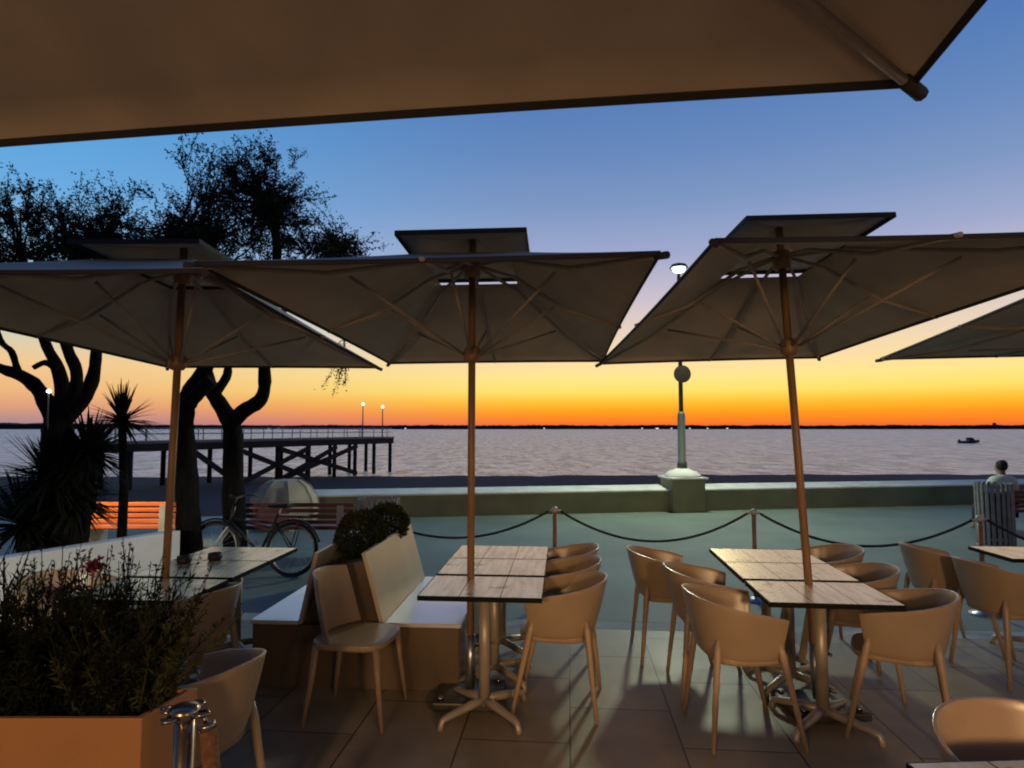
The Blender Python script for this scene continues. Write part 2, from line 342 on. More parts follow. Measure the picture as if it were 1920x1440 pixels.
# far shore
fs = MB(); n = 900; random.seed(3); prev = 0
top, bot = [], []
for i in range(n+1):
    x = -3600 + 7200*i/n; px = 960+1200*x/2600
    h = 16.5 + .8*math.sin(i*.11)+.6*math.sin(i*.37+1) + random.uniform(-1.6,1.6)
    if px < 360: h += 8*min(1, (360-px)/250)
    h = max(5, h); top.append(h)
for i in range(n+1):
    x = -3600+7200*i/n
    fs.v += [(x,2600,-2.4),(x,2605,top[i]*.8-2),(x,2660,top[i]-2),(x,2900,-2.4)]
for i in range(n):
    for k in range(3): fs.f.append((i*4+k, i*4+k+4, i*4+k+5, i*4+k+1)); fs.m.append(0); fs.sm.append(False)
struct('far_shore', fs, M['shore'])
random.seed(11)
for k, (px, wpx) in enumerate([(506,7),(524,5),(761,4),(1203,4),(1231,9),(1258,4),(1292,4),(1325,4),(1362,5),(1020,4)]):
    x = (px-960)*2595/1200; wd_ = wpx*2.1
    where = ['left of the pier lamps','just left of the pier lamps','right of the pier lamps','under the centre parasol gap','widest one, left of the round sign','close by the left of the sign pole','close by the right of the sign pole','between sign and right pole','nearest the right parasol pole','right of the centre parasol pole'][k]
    t = thing('far_house', 'tiny lit white house on the far shore, '+where, 'house', (x, 2594, -2.35), 0, 'lit houses along the far shore')
    MB().box((0,0,3.2), (wd_, 8, 6.4)).add([(-wd_/2-.5,-4.5,6.4),(wd_/2+.5,-4.5,6.4),(wd_/2+.5,4.5,6.4),(-wd_/2-.5,4.5,6.4),(-wd_/2,0,9),(wd_/2,0,9)], [(0,1,5,4),(2,3,4,5),(0,4,3),(1,2,5),(0,3,2,1)]).build('wall', M['house'], t)
    MB().box((0,-4.15,3.4), (wd_*.6,.2,2.2)).build('window', M['bulb_small'], t)
t = thing('water_tower', 'small dark water tower on the far shore at the right', 'tower', (1965, 2612, 0))
MB().lathe([(3,0),(3,14),(7,16),(7,21),(4,24)], 12).build('tank', M['shore'], t)

# ------------------------------------------------------------------ sea wall
def wallseg(t0, t1):
    t = thing('sea_wall', 'low pale sea wall with sloped white coping behind the promenade', 'wall', wl(0,0,0))
    o = wl(0)
    def q(tt, off, z): return wl(tt, off, z)-o
    MB().hexa([q(t0,0,-.06),q(t1,0,-.06),q(t1,.42,-.06),q(t0,.42,-.06),q(t0,0,.36),q(t1,0,.36),q(t1,.42,.40),q(t0,.42,.40)]).build('wall_body', M['wall'], t)
    MB().hexa([q(t0-.04,-.05,.363),q(t1,-.05,.363),q(t1,.47,.403),q(t0-.04,.47,.403),q(t0-.04,-.05,.41),q(t1,-.05,.41),q(t1,.47,.475),q(t0-.04,.47,.475)]).build('coping', M['coping'], t, bevel=.02, seg=3)
wallseg(-2.0, 40)
# ------------------------------------------------------------------ street lamp with round sign on a pedestal
lp = G(1280, 957, -.06); lp = Vector((lp.x, lp.y-.02, -.06))
t = thing('street_lamp', 'tall lit street lamp with round sign rising from a plaster pedestal', 'street lamp', lp, R(8))
MB().box((0,.0,.34), (.72,.72,.68)).build('pedestal', M['wall'], t, bevel=.02)
MB().box((0,0,.705),(.82,.82,.044)).lathe([(.39,.728),(.38,.77),(.30,.83),(.18,.875),(.13,.90)], 28).build('pedestal_cap', M['coping'], t, bevel=.012)
MB().tube([(0,0,.88),(0,0,1.05),(0,0,1.06),(0,0,2.05),(0,0,2.12)], [.11,.10,.085,.082,.055], 14).tube([(0,0,2.12),(0,0,5.09)], [.048,.038], 12).build('pole', M['lamp_post'], t)
MB().tube([(0,-.115,2.93),(0,-.09,2.93)], .19, 28).build('round_sign', M['sign'], t)
MB().tube([(0,0,5.04),(-.10,-.25,5.17),(-.16,-.40,5.19)], [.035,.03,.03], 8).build('arm', M['lamp_post'], t)
hd = MB().lathe([(.05,.10),(.15,.07),(.20,0)], 20).build('lamp_shade', M['lamp_post'], t, loc=(-.17,-.42,5.17))
MB().lathe([(.03,-.10),(.11,-.07),(.14,0)], 20).build('bulb', M['bulb'], t, loc=(-.17,-.42,5.165))
def light(name, kind, loc, power, color, size=.1, spot=None, aim=None, blend=.6):
    l = bpy.data.lights.new(name, kind); l.energy = power; l.color = color; l.shadow_soft_size = size
    o = bpy.data.objects.new(name, l); col.objects.link(o); o.location = loc
    if kind == 'SPOT':
        l.spot_size = R(spot); l.spot_blend = blend
    if aim is not None: o.rotation_euler = (Vector(aim)-Vector(loc)).to_track_quat('-Z', 'Y').to_euler()
    return o
light('street_lamp_light', 'SPOT', (lp.x-.11, lp.y-.48, 5.02), 950, (.90,1,.70), .3, 156, (lp.x-.4, lp.y-2.0, 0), .4)
# warm restaurant lamps on the facade behind the camera
light('restaurant_lamp_light', 'POINT', (-1.7,-2.2,2.15), 52, (1,.54,.22), .3)
light('restaurant_lamp_light', 'POINT', (2.6,-2.2,2.15), 62, (1,.54,.22), .3)
light('unseen_spot_light', 'SPOT', (-1.4,-2.3,2.0), 300, (1,.61,.31), .2, 60, (-.7,3.4,.0), .8)
light('unseen_spot_light', 'SPOT', (1.6,-2.3,2.0), 390, (1,.60,.29), .2, 60, (1.9,3.4,.0), .8)

light('unseen_spot_light', 'SPOT', (-2.6,-2.3,2.2), 900, (1,.97,.84), .2, 19, (-4.1,7.2,.0), .7)  # added neutral spot without a known fixture, brightens the white planter wall
# ------------------------------------------------------------------ parasols
def canopy_mesh(hx, hy, ox, oy, z0, z1, sag=.05, n=12):
    """square canopy with a vent opening; slight hollow between the ribs"""
    mb = MB(); rings = 10; per = []
    def edge_pts(ax, ay, inn):
        pts = []
        cs = [(-1,-1),(1,-1),(1,1),(-1,1)]
        for k in range(4):
            a, b = cs[k], cs[(k+1)%4]
            for i in range(n):
                s = i/n; x = a[0]+(b[0]-a[0])*s; y = a[1]+(b[1]-a[1])*s
                q = 4*s*(1-s)
                pts.append((x*ax*(1-inn*q*(abs(b[1]-a[1])/2)), y*ay*(1-inn*q*(abs(b[0]-a[0])/2)), q))
        return pts
    out, inn = edge_pts(hx, hy, .018), edge_pts(ox, oy, .0)
    m = len(out)
    for r in range(rings+1):
        f = r/rings
        for (a, b) in zip(out, inn):
            x = a[0]+(b[0]-a[0])*f; y = a[1]+(b[1]-a[1])*f
            z = z0+(z1-z0)*f - sag*math.sin(math.pi*min(1,f+.0))*.5*a[2]*0 - sag*math.sin(math.pi*f)*(.25+.75*a[2])*.6
            mb.v.append((x, y, z))
    for r in range(rings):
        for k in range(m):
            mb.f.append((r*m+k, r*m+(k+1)%m, (r+1)*m+(k+1)%m, (r+1)*m+k)); mb.m.append(0); mb.sm.append(True)
    o = len(mb.v)                                            # hem hanging from the rim
    for (a, b) in zip(out, inn): mb.v.append((a[0]*1.002, a[1]*1.002, z0-.022))
    for k in range(m):
        mb.f.append((k, o+k, o+(k+1)%m, (k+1)%m)); mb.m.append(1); mb.sm.append(True)
    return mb
def parasol(label, base, rz, rx, ry, hx, hy, z0=2.30, z1=2.72, ox=.28, oy=.38, cx=.39, cy=.55, zc0=2.82, zc1=2.96, pole_r=.024, basep=True, mids=True):
    t = thing('parasol', label, 'parasol', base, rz, 'taupe square parasols over the terrace', rx, ry)
    if basep:
        MB().tube([(0,0,.075),(0,0,.40)], .032, 14).build('sleeve', M['steel'], t)
        b = MB().box((0,0,.035), (.42,.42,.05))
        b.build('base', M['dark_steel'], t, bevel=.012)
        for s in (-1,1):
            for s2 in (-1,1): MB().tube([(s*.16,s2*.16,.058),(s*.16,s2*.16,.078)], .02, 6).build('bolt', M['chrome'], t)
        MB().tube([(.032,0,.33),(.085,0,.33)], .010, 8).tube([(.085,-.035,.33),(.085,.035,.33)], .010, 8).build('clamp_screw', M['chrome'], t)
    MB().tube([(0,0,.10),(0,0,zc1-.02)], pole_r, 18).build('pole', M['wood_pole'], t)
    c = canopy_mesh(hx, hy, ox, oy, z0, z1).build('canopy', [M['fabric'], M['hem']], t)
    s = c.modifiers.new('cloth', 'SOLIDIFY'); s.thickness = .004
    cm = MB(); n = 8; tip = (0,0,zc1)
    for k, (a, b) in enumerate([((-1,-1),(1,-1)),((1,-1),(1,1)),((1,1),(-1,1)),((-1,1),(-1,-1))]):
        o = len(cm.v)
        for j in range(6):
            f = j/5
            for i in range(n+1):
                q = i/n; x = (a[0]+(b[0]-a[0])*q)*cx*(1-f); y = (a[1]+(b[1]-a[1])*q)*cy*(1-f)
                cm.v.append((x, y, zc0+(zc1-zc0)*f-.02*math.sin(math.pi*f)))
        for j in range(5):
            for i in range(n): cm.f.append((o+j*(n+1)+i, o+j*(n+1)+i+1, o+(j+1)*(n+1)+i+1, o+(j+1)*(n+1)+i)); cm.m.append(0); cm.sm.append(True)
        o = len(cm.v); cm.v += [(a[0]*cx,a[1]*cy,zc0),(b[0]*cx,b[1]*cy,zc0),(b[0]*cx*1.002,b[1]*cy*1.002,zc0-.03),(a[0]*cx*1.002,a[1]*cy*1.002,zc0-.03)]
        cm.f.append((o,o+3,o+2,o+1)); cm.m.append(1); cm.sm.append(False)
    v = cm.build('vent_cap', [M['fabric'], M['hem']], t); s = v.modifiers.new('cloth', 'SOLIDIFY'); s.thickness = .004
    MB().lathe([(.05,z1-.06),(.06,z1-.03),(.06,z1+.03),(.05,z1+.06)], 16).build('hub', M['wood_pole'], t)
    zr = z0-.18
    MB().lathe([(.04,zr-.05),(.055,zr-.03),(.055,zr+.03),(.04,zr+.05)], 16).build('runner', M['wood_pole'], t)
    for ex, ey in ((-1,-1),(1,-1),(1,1),(-1,1),(0,-1),(1,0),(0,1),(-1,0))[:8 if mids else 4]:
        e = Vector((ex*hx, ey*hy, z0-.012)); a = Vector((ex*.05 if ex else 0, ey*.05 if ey else 0, z1+.02))
        # rib lies just below the cloth, through the rim of the vent
        o1 = Vector((ex*ox, ey*oy, z1-.055)); mid = e.lerp(o1, .5)-Vector((0,0,.055))
        if ex and ey: e = e + Vector((ex*.012, ey*.012, -.012))
        rb = MB().tube([a, o1, mid, e], [.011,.012,.013,.011], 8)
        if ex and ey: rb.tube([e-(e-mid).normalized()*.05, e+(e-mid).normalized()*.02], .016, 8, 1)
        rib = rb.build('rib', [M['rib'], M['hem']], t)
        s1 = e.lerp(o1, .62)-Vector((0,0,.075))
        MB().tube([Vector((ex*.05, ey*.05, zr)), s1], .009, 8).build('strut', M['rib'], rib)
    return t
def pole_base(px, py, d): p = D(px, py, d); return p
parasol('taupe parasol in the middle, its wooden pole standing between the centre tables', (-.262,4.135,0), R(-4.0), R(-1.8), R(-.2), .98, 1.60, z0=2.365, z1=2.76, zc0=2.85, zc1=2.98)
parasol('taupe parasol on the left, in front of the dark trees', (-2.215,4.14,0), R(-1.0), R(-1.7), R(.2), .965, 1.60, z0=2.315, z1=2.72, zc0=2.79, zc1=2.92)
parasol('taupe parasol on the right, its leaning pole rising from the right tables', (1.85,3.98,0), R(.6), R(-3.0), R(-1.7), .985, 1.60, z0=2.405, z1=2.80, zc0=2.90, zc1=3.04, cx=.43)
parasol('taupe parasol cut by the right edge, only a corner showing', (4.12,4.22,0), R(-12), R(-2.4), 0, .98, 1.60, z0=2.44, z1=2.53, zc0=2.61, zc1=2.67)
# big parasol overhead
c0 = G(1712, 158, 2.45); c1 = G(0, 279, 2.45)
ang = math.atan2((c0-c1).y, (c0-c1).x)
rot = Matrix.Rotation(ang, 3, 'Z'); ctr = c0 - rot @ Vector((1.75, 1.45, 0))
parasol('large parasol overhead, its brown underside filling the top of the view', (ctr.x, ctr.y, 0), ang, 0, 0, 1.75, 1.45, z0=2.465, z1=2.95, ox=.3, oy=.3, cx=.4, cy=.4, zc0=3.05, zc1=3.2, pole_r=.03, mids=False)

# ------------------------------------------------------------------ tables
TW, TD, TH = .71, .505, .75
def make_table():
    t = thing('cafe_table', 'x', 'table')
    hx, hy = TW/2, TD/2; z0, z1 = TH-.028, TH
    mb = MB(); mb.v = [(x,y,z) for z in (z0,z1) for (x,y) in ((-hx,-hy),(hx,-hy),(hx,hy),(-hx,hy))]
    mb.f = [(3,2,1,0),(0,1,5,4),(1,2,6,5),(2,3,7,6),(3,0,4,7)]; mb.m = [0]*5; mb.sm = [False]*5
    e = .004
    mb.v += [(x,y,z1) for (x,y) in ((-hx+e,-hy+e),(hx-e,-hy+e),(hx-e,hy-e),(-hx+e,hy-e))]
    mb.f += [(4,5,9,8),(5,6,10,9),(6,7,11,10),(7,4,8,11),(8,9,10,11)]; mb.m += [0]*4+[1]; mb.sm += [False]*5
    mb.build('tabletop', [M['edge'], M['plank']], t)
    MB().box((0,0,TH-.037), (.30,.30,.016)).build('mounting_plate', M['alu'], t)
    MB().tube([(0,0,.065),(0,0,TH-.046)], .034, 18).build('column', M['alu'], t, )
    for k in range(4):
        a = math.pi/4+k*math.pi/2; d = Vector((math.cos(a), math.sin(a), 0))
        MB().tube([d*.01+Vector((0,0,.085)), d*.10+Vector((0,0,.080)), d*.27+Vector((0,0,.058)), d*.30+Vector((0,0,.048)), d*.312+Vector((0,0,.02)), d*.314], [.026,.026,.02,.018,.017,.019], 10).build('foot', M['alu'], t)
    return t
tproto = make_table(); tused = [False]
def place_table(p, rz, label):
    t = tproto if not tused[0] else copy_tree(tproto); tused[0] = True
    t.location = p; t.rotation_euler = (0,0,rz); tag(t, label, 'table', 'weathered plank tables on the terrace'); return t
def row(nl, fr, rz, names, gaps=(.052,.012), w=TW):
    """nl: near left top corner, runs away from the camera"""
    d = Vector((-math.sin(rz), math.cos(rz), 0)); x = Vector((math.cos(rz), math.sin(rz), 0))
    y = 0
    for i, nm in enumerate(names):
        p = nl + x*TW/2 + d*(y+TD/2); place_table((p.x, p.y, 0), rz, nm); y += TD+(gaps[i] if i < len(gaps) else 0)
ctl = G(782, 1117, .75)
row(ctl, None, R(-4.6), ['weathered plank table at the near end of the centre row, its cross foot in view','weathered plank table in the middle of the centre row, behind the parasol pole','weathered plank table at the far end of the centre row'])
rtl = G(1442, 1129, .75)
row(rtl, None, R(-5.6), ['weathered plank table at the near end of the right row, widest of all','weathered plank table in the middle of the right row, behind the leaning pole','weathered plank table at the far end of the right row, beside the rope'])
ltr = G(562, 1025, .75); d_ = Vector((math.sin(R(4)), math.cos(R(4)), 0))
LT = ltr - d_*(3*TD+.064) - Vector((TW,0,0))
row(LT, None, R(-4), ['weathered plank table at the near end of the left row, behind the dark plant','weathered plank table in the middle of the left row, by the left parasol pole','weathered plank table at the far end of the left row, left of the banquette'])
fr_ = G(1815, 1026, .75); row(fr_ - Vector((0,TD*.9,0)), None, R(-4), ['weathered plank table cut by the right edge, in front of the slatted bin'])
nt_ = G(1712, 1424, .75); place_table((nt_.x+TW/2-.02, nt_.y-TD/2, 0), R(3), 'plank table in the bottom right corner, nearest to the camera')

# ------------------------------------------------------------------ chairs
def make_armchair():
    t = thing('armchair', 'x', 'chair')
    mb = MB(); nu, nv = 44, 10; th = .014
    def P(u, v, off):
        a = u*R(118); s = abs(u)
        top = .785 - .105*s**1.8; zb = .455 + .0*s
        z = zb + (top-zb)*v
        fl = .205 + .065*v**.8 + off
        e = .85
        sx = math.copysign(abs(math.sin(a))**e, math.sin(a)); cy = math.copysign(abs(math.cos(a))**e, math.cos(a))
        x = sx*(fl+.012); y = -cy*(fl+.012) if cy > 0 else -cy*(fl+.06)
        return Vector((x, y-.02*v*max(0,cy), z))
    for side in (0, 1):
        for i in range(nu+1):
            for j in range(nv+1): mb.v.append(tuple(P(-1+2*i/nu, j/nv, th/2 if side == 0 else -th/2)))
    o = (nu+1)*(nv+1)
    def id_(s, i, j): return s*o+i*(nv+1)+j
    for i in range(nu):
        for j in range(nv):
            mb.f.append((id_(0,i,j),id_(0,i+1,j),id_(0,i+1,j+1),id_(0,i,j+1))); mb.f.append((id_(1,i,j),id_(1,i,j+1),id_(1,i+1,j+1),id_(1,i+1,j))); mb.sm += [True, True]
        mb.f.append((id_(0,i,nv),id_(0,i+1,nv),id_(1,i+1,nv),id_(1,i,nv))); mb.f.append((id_(0,i,0),id_(1,i,0),id_(1,i+1,0),id_(0,i+1,0))); mb.sm += [False]*2
    for j in range(nv):
        mb.f.append((id_(0,0,j),id_(0,0,j+1),id_(1,0,j+1),id_(1,0,j))); mb.f.append((id_(0,nu,j),id_(1,nu,j),id_(1,nu,j+1),id_(0,nu,j+1))); mb.sm += [False]*2
    mb.m = [0]*len(mb.f)
    mb.build('backrest', M['chair'], t, bevel=.004)
    st = MB(); n = 28; ring = []
    for k in range(n):
        a = 2*math.pi*k/n; ca, sa = math.cos(a), math.sin(a)
        ring.append((math.copysign(abs(ca)**.55, ca)*.215, math.copysign(abs(sa)**.55, sa)*.215+.015))
    st.v = [(x*.96,y*.96,.425) for x,y in ring]+[(x,y,.44) for x,y in ring]+[(x,y,.458) for x,y in ring]+[(x*.9,y*.9,.462) for x,y in ring]+[(x*.5,y*.5,.450) for x,y in ring]
    for r in range(4):
        for k in range(n): st.f.append((r*n+k, r*n+(k+1)%n, (r+1)*n+(k+1)%n, (r+1)*n+k)); st.m.append(0); st.sm.append(r > 1)
    st.f += [tuple(reversed(range(n))), tuple(4*n+k for k in range(n))]; st.m += [0,0]; st.sm += [False]*2
    st.build('seat', M['chair'], t, bevel=.003)
    for sx, sy in ((-1,-1),(1,-1),(1,1),(-1,1)):
        top = Vector((sx*.192, sy*.185+(.0 if sy < 0 else .02), .54 if sy < 0 else .58)); bot = Vector((sx*.25, sy*.25+.005, 0))
        if sy < 0: top = Vector((sx*.185, -.185, .56))
        else: top = Vector((sx*.226, .13, .56))
        MB().tube([bot, bot.lerp(top,.5), top.lerp(bot,.12), top], [.0125,.017,.021,.012], 10).build('leg', M['chair_leg'], t)
    return t
cproto = make_armchair(); cused = [False]
def place_chair(x, y, rz, label):
    t = cproto if not cused[0] else copy_tree(cproto); cused[0] = True
    t.location = (x, y, 0); t.rotation_euler = (0,0,R(rz)); tag(t, label, 'chair', 'beige tub chairs around the tables'); return t
place_chair(.29, 4.10, 80, 'beige tub chair nearest the camera on the right side of the centre tables')
place_chair(.325, 4.62, 85, 'beige tub chair in the middle of three, right side of the centre tables')
place_chair(.375, 5.12, 85, 'beige tub chair at the far end of the centre tables, below the rope post')
place_chair(1.29, 3.73, -88, 'beige tub chair at the near left of the right tables, light rim facing the aisle')
place_chair(1.325, 4.36, -93, 'beige tub chair in the middle of three on the left of the right tables')
place_chair(1.19, 4.98, -92, 'beige tub chair farthest from the camera on the left of the right tables')
place_chair(2.19, 3.74, 60, 'beige tub chair at the near right of the right tables, seen from its back')
place_chair(2.26, 4.40, 76, 'beige tub chair in the middle of three on the right of the right tables')
place_chair(2.40, 5.08, 85, 'beige tub chair at the far right of the right tables, mostly hidden by the pole')
place_chair(3.41, 5.12, -95, 'beige tub chair facing the far right table, farther of two')
place_chair(3.46, 4.56, -85, 'beige tub chair facing the far right table, nearer one cut by the picture edge')
place_chair(1.60, 1.95, 176, 'beige tub chair in the bottom right corner, lit orange, facing the camera')
place_chair(-1.93, 3.84, 68, 'beige tub chair between the left tables and the banquette')
place_chair(-1.33, 2.66, 68, 'beige tub chair at the lower left, behind the chrome rope post')
place_chair(-2.75, 4.10, -95, 'beige tub chair on the left of the left tables, behind the plant')
# armless side chair before the banquette
t = thing('side_chair', 'armless taupe side chair standing before the banquette', 'chair', (-.93, 3.96, 0), R(-98))
mb = MB(); nu, nv = 16, 12
for s in (0,1):
    for i in range(nu+1):
        for j in range(nv+1):
            u = -1+2*i/nu; v = j/nv
            hw = .235-.03*v**2; z = .47+.37*v*(1-.04*u*u)
            mb.v.append((u*hw, -.20-.07*v+.12*u*u*(1-.2*v)+(.010 if s else -.006), z))
o_ = (nu+1)*(nv+1); g_ = lambda s,i,j: s*o_+i*(nv+1)+j
for i in range(nu):
    for j in range(nv):
        mb.f += [(g_(0,i,j),g_(0,i,j+1),g_(0,i+1,j+1),g_(0,i+1,j)),(g_(1,i,j),g_(1,i+1,j),g_(1,i+1,j+1),g_(1,i,j+1))]; mb.sm += [True]*2
    mb.f += [(g_(0,i,nv),g_(1,i,nv),g_(1,i+1,nv),g_(0,i+1,nv)),(g_(0,i,0),g_(0,i+1,0),g_(1,i+1,0),g_(1,i,0))]; mb.sm += [False]*2
for j in range(nv): mb.f += [(g_(0,0,j),g_(1,0,j),g_(1,0,j+1),g_(0,0,j+1)),(g_(0,nu,j),g_(0,nu,j+1),g_(1,nu,j+1),g_(1,nu,j))]; mb.sm += [False]*2
mb.m = [0]*len(mb.f); mb.build('backrest', M['chair'], t, bevel=.003)
st = MB(); n = 28
ring = [(math.copysign(abs(math.cos(2*math.pi*k/n))**.5, math.cos(2*math.pi*k/n))*.225, math.copysign(abs(math.sin(2*math.pi*k/n))**.5, math.sin(2*math.pi*k/n))*.225) for k in range(n)]
st.v = [(x*.95,y*.95,.425) for x,y in ring]+[(x,y,.437) for x,y in ring]+[(x,y,.462) for x,y in ring]+[(x*.92,y*.92,.468) for x,y in ring]+[(x*.5,y*.5,.458) for x,y in ring]
for r in range(4):
    for k in range(n): st.f.append((r*n+k, r*n+(k+1)%n, (r+1)*n+(k+1)%n, (r+1)*n+k)); st.m.append(0); st.sm.append(r > 1)
st.f += [tuple(reversed(range(n))), tuple(4*n+k for k in range(n))]; st.m += [0,0]; st.sm += [False]*2
st.build('seat', M['chair'], t, bevel=.003)
for sx, sy in ((-1,-1),(1,-1),(1,1),(-1,1)):
    MB().tube([(sx*.225,sy*.235,0),(sx*.20,sy*.20,.25),(sx*.185,sy*.18,.44)], [.0125,.017,.021], 10).build('leg', M['chair_leg'], t)

# ------------------------------------------------------------------ banquette with planter
bz = .43
f0, f1 = G(463, 1166, bz), G(866, 1166, bz)               # near ends of the seats
yb = .5*(f0.y+f1.y); bx0, bx1 = f0.x, f1.x; dep = 1.32; cxm = D(637, 1100, yb).x
t = thing('banquette', 'double sided cream banquette with slanted backs and a planter between', 'bench', (cxm, yb, 0), R(-4.0))
sl, sr = bx0-cxm, bx1-cxm
bL, bR = D(556,1165,yb).x-cxm, D(722,1165,yb).x-cxm       # feet of the backrests
tL, tR = D(588,1037,yb).x-cxm, D(686,1037,yb).x-cxm
zt = D(686,1037,yb).z
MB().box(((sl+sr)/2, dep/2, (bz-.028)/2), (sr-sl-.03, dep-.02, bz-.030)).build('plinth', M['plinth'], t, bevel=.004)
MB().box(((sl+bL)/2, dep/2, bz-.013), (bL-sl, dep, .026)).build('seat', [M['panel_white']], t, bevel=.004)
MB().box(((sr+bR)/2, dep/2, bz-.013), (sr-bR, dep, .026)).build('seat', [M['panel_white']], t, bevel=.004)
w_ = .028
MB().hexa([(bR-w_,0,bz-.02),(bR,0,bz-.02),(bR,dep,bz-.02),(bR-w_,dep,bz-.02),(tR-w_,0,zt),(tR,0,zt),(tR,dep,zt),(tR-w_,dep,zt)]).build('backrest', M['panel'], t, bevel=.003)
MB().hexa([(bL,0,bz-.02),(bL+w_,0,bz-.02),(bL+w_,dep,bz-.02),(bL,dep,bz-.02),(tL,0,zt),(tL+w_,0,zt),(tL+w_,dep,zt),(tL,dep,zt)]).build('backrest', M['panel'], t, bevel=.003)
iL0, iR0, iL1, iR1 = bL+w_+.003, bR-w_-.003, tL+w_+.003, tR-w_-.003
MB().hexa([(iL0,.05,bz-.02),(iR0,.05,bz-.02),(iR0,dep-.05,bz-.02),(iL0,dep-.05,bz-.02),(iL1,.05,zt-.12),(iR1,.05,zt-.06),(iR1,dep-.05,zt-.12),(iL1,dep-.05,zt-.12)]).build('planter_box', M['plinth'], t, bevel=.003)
MB().box(((iL1+iR1)/2, dep/2, zt-.113), (iR1-iL1-.03, dep-.14, .012)).build('soil', M['soil'], t)
def boxwood(loc, r, label, n=5200):
    t = thing('boxwood_ball', label, 'shrub', loc, 0, 'clipped boxwood balls in the banquette planter')
    MB().tube([(0,0,-.01),(0,0,r*.9)], [.015,.012], 8).build('stem', M['bark'], t)
    mb = MB()
    for i in range(n):
        d = rnd_dir(); rr = r*(.72+.30*random.random()**.6)*(1+.06*math.sin(5*d.x+3)*math.sin(4*d.z)+.05*math.sin(9*d.y))
        leaf_quad(mb, Vector((0,0,r*.92))+d*rr, (d+rnd_dir()*.8), random.uniform(.018,.032), .014)
    mb.build('crown', M['box_leaf'], t)
rotb = Matrix.Rotation(R(-4.0), 3, 'Z'); mid_ = (iL1+iR1)/2
for (yy, r, lb) in ((.45,.172,'clipped dark boxwood ball nearer the camera in the banquette planter'), (.98,.165,'clipped dark boxwood ball at the far end of the banquette planter')):
    p = Vector((cxm, yb, 0)) + rotb @ Vector((mid_+(.0 if yy < .6 else .05), yy, zt-.115)); boxwood(p, r, lb)

# ------------------------------------------------------------------ rope barrier across the terrace edge
PD = 5.95
pp = [G(667,952,.86), G(1040,952,.86), G(1413,956,.86), G(1837,968,.86), G(2300,980,.86)]
plabels = ['rope barrier post hidden behind the boxwood balls','rope barrier post behind the far chairs of the centre tables','rope barrier post behind the right tables','rope barrier post beside the slatted bin','rope barrier post beyond the right edge']
for i, p in enumerate(pp[:4]):
    if i == 0: continue
    t = thing('barrier_post', plabels[i], 'barrier post', (p.x, p.y, -.06 if p.y > 5.7 else 0), 0, 'rope barrier posts along the terrace edge')
    z = .86 - t.location.z
    MB().lathe([(.13,0),(.13,.012),(.05,.03),(.024,.05)], 20).build('base', M['steel'], t)
    MB().tube([(0,0,.04),(0,0,z-.03)], .022, 14).build('post', M['post'], t)
    MB().lathe([(.03,z-.05),(.036,z-.03),(.036,z-.012),(.028,z+.004),(.012,z+.012)], 18).build('cap', M['cap'], t)
    MB().tube([(-.07,0,z-.035),(-.03,0,z-.03),(.03,0,z-.03),(.07,0,z-.035)], .010, 8).build('hook', M['cap'], t)
rlab = ['dark sagging rope left of the centre tables, running behind the banquette','dark sagging rope between the centre and the right tables','dark sagging rope behind the right tables','dark rope leaving the picture on the right']
for i in range(4):
    a, b = pp[i].copy(), pp[i+1].copy(); a.z -= .035; b.z -= .035
    u = (b-a).normalized(); a += u*.06; b -= u*.06
    sag = [.28,.30,.29,.3][i]; pts = []
    for k in range(25):
        s = k/24; q = a.lerp(b, s); q.z -= sag*(4*s*(1-s)); pts.append(q)
    o = bpy.data.objects
    m_ = MB().tube([q-a for q in pts], .013, 8).build('barrier_rope', M['rope'], None, loc=a); tag(m_, rlab[i], 'rope', 'ropes hung between the barrier posts')

# ------------------------------------------------------------------ foreground planter, plants, chrome post, rope
pa, pb = G(266, 1347, .80), G(371, 1289, .80)
u = (pb-pa).normalized(); depth = (pb-pa).length; v_ = Vector((-1, .0, 0)); 
t = thing('trough_planter', 'orange brown trough planter filling the lower left corner', 'planter', (pa.x, pa.y, 0))
Lg = 1.5; o = Vector((0,0,0)); A, B = Vector((0,0,0)), (pb-pa); C, Dd = B+v_*Lg, v_*Lg
zz = lambda p, z: Vector((p.x, p.y, z))
inn = lambda p: p + ((A+B+C+Dd)/4-p)*.0
mbp = MB(); th = .018
ctr4 = (A+B+C+Dd)/4
def ins(p):
    q = Vector((p.x, p.y, 0)); 
    x = th*1.4 if p in (C, Dd) else -th*1.4; y = th if p in (A, Dd) else -th
    return q + Vector((x, 0, 0)) + Vector((0, y, 0))
outs = [A, B, C, Dd]; inns = [A+Vector((-.022,.018,0)), B+Vector((-.022,-.018,0)), C+Vector((.022,-.018,0)), Dd+Vector((.022,.018,0))]
for ring, z in ((outs,0),(outs,.80),(inns,.80),(inns,.72)):
    mbp.v += [(p.x,p.y,z) for p in ring]
for r in range(3):
    for k in range(4): mbp.f.append((r*4+k, r*4+(k+1)%4, (r+1)*4+(k+1)%4, (r+1)*4+k)); mbp.m.append(0); mbp.sm.append(False)
mbp.f += [(3,2,1,0)]; mbp.m += [0]; mbp.sm += [False]
mbp.build('box', M['planter'], t, bevel=.003)
MB().add([(p.x,p.y,.735) for p in inns], [(0,1,2,3)]).build('soil', M['soil'], t)
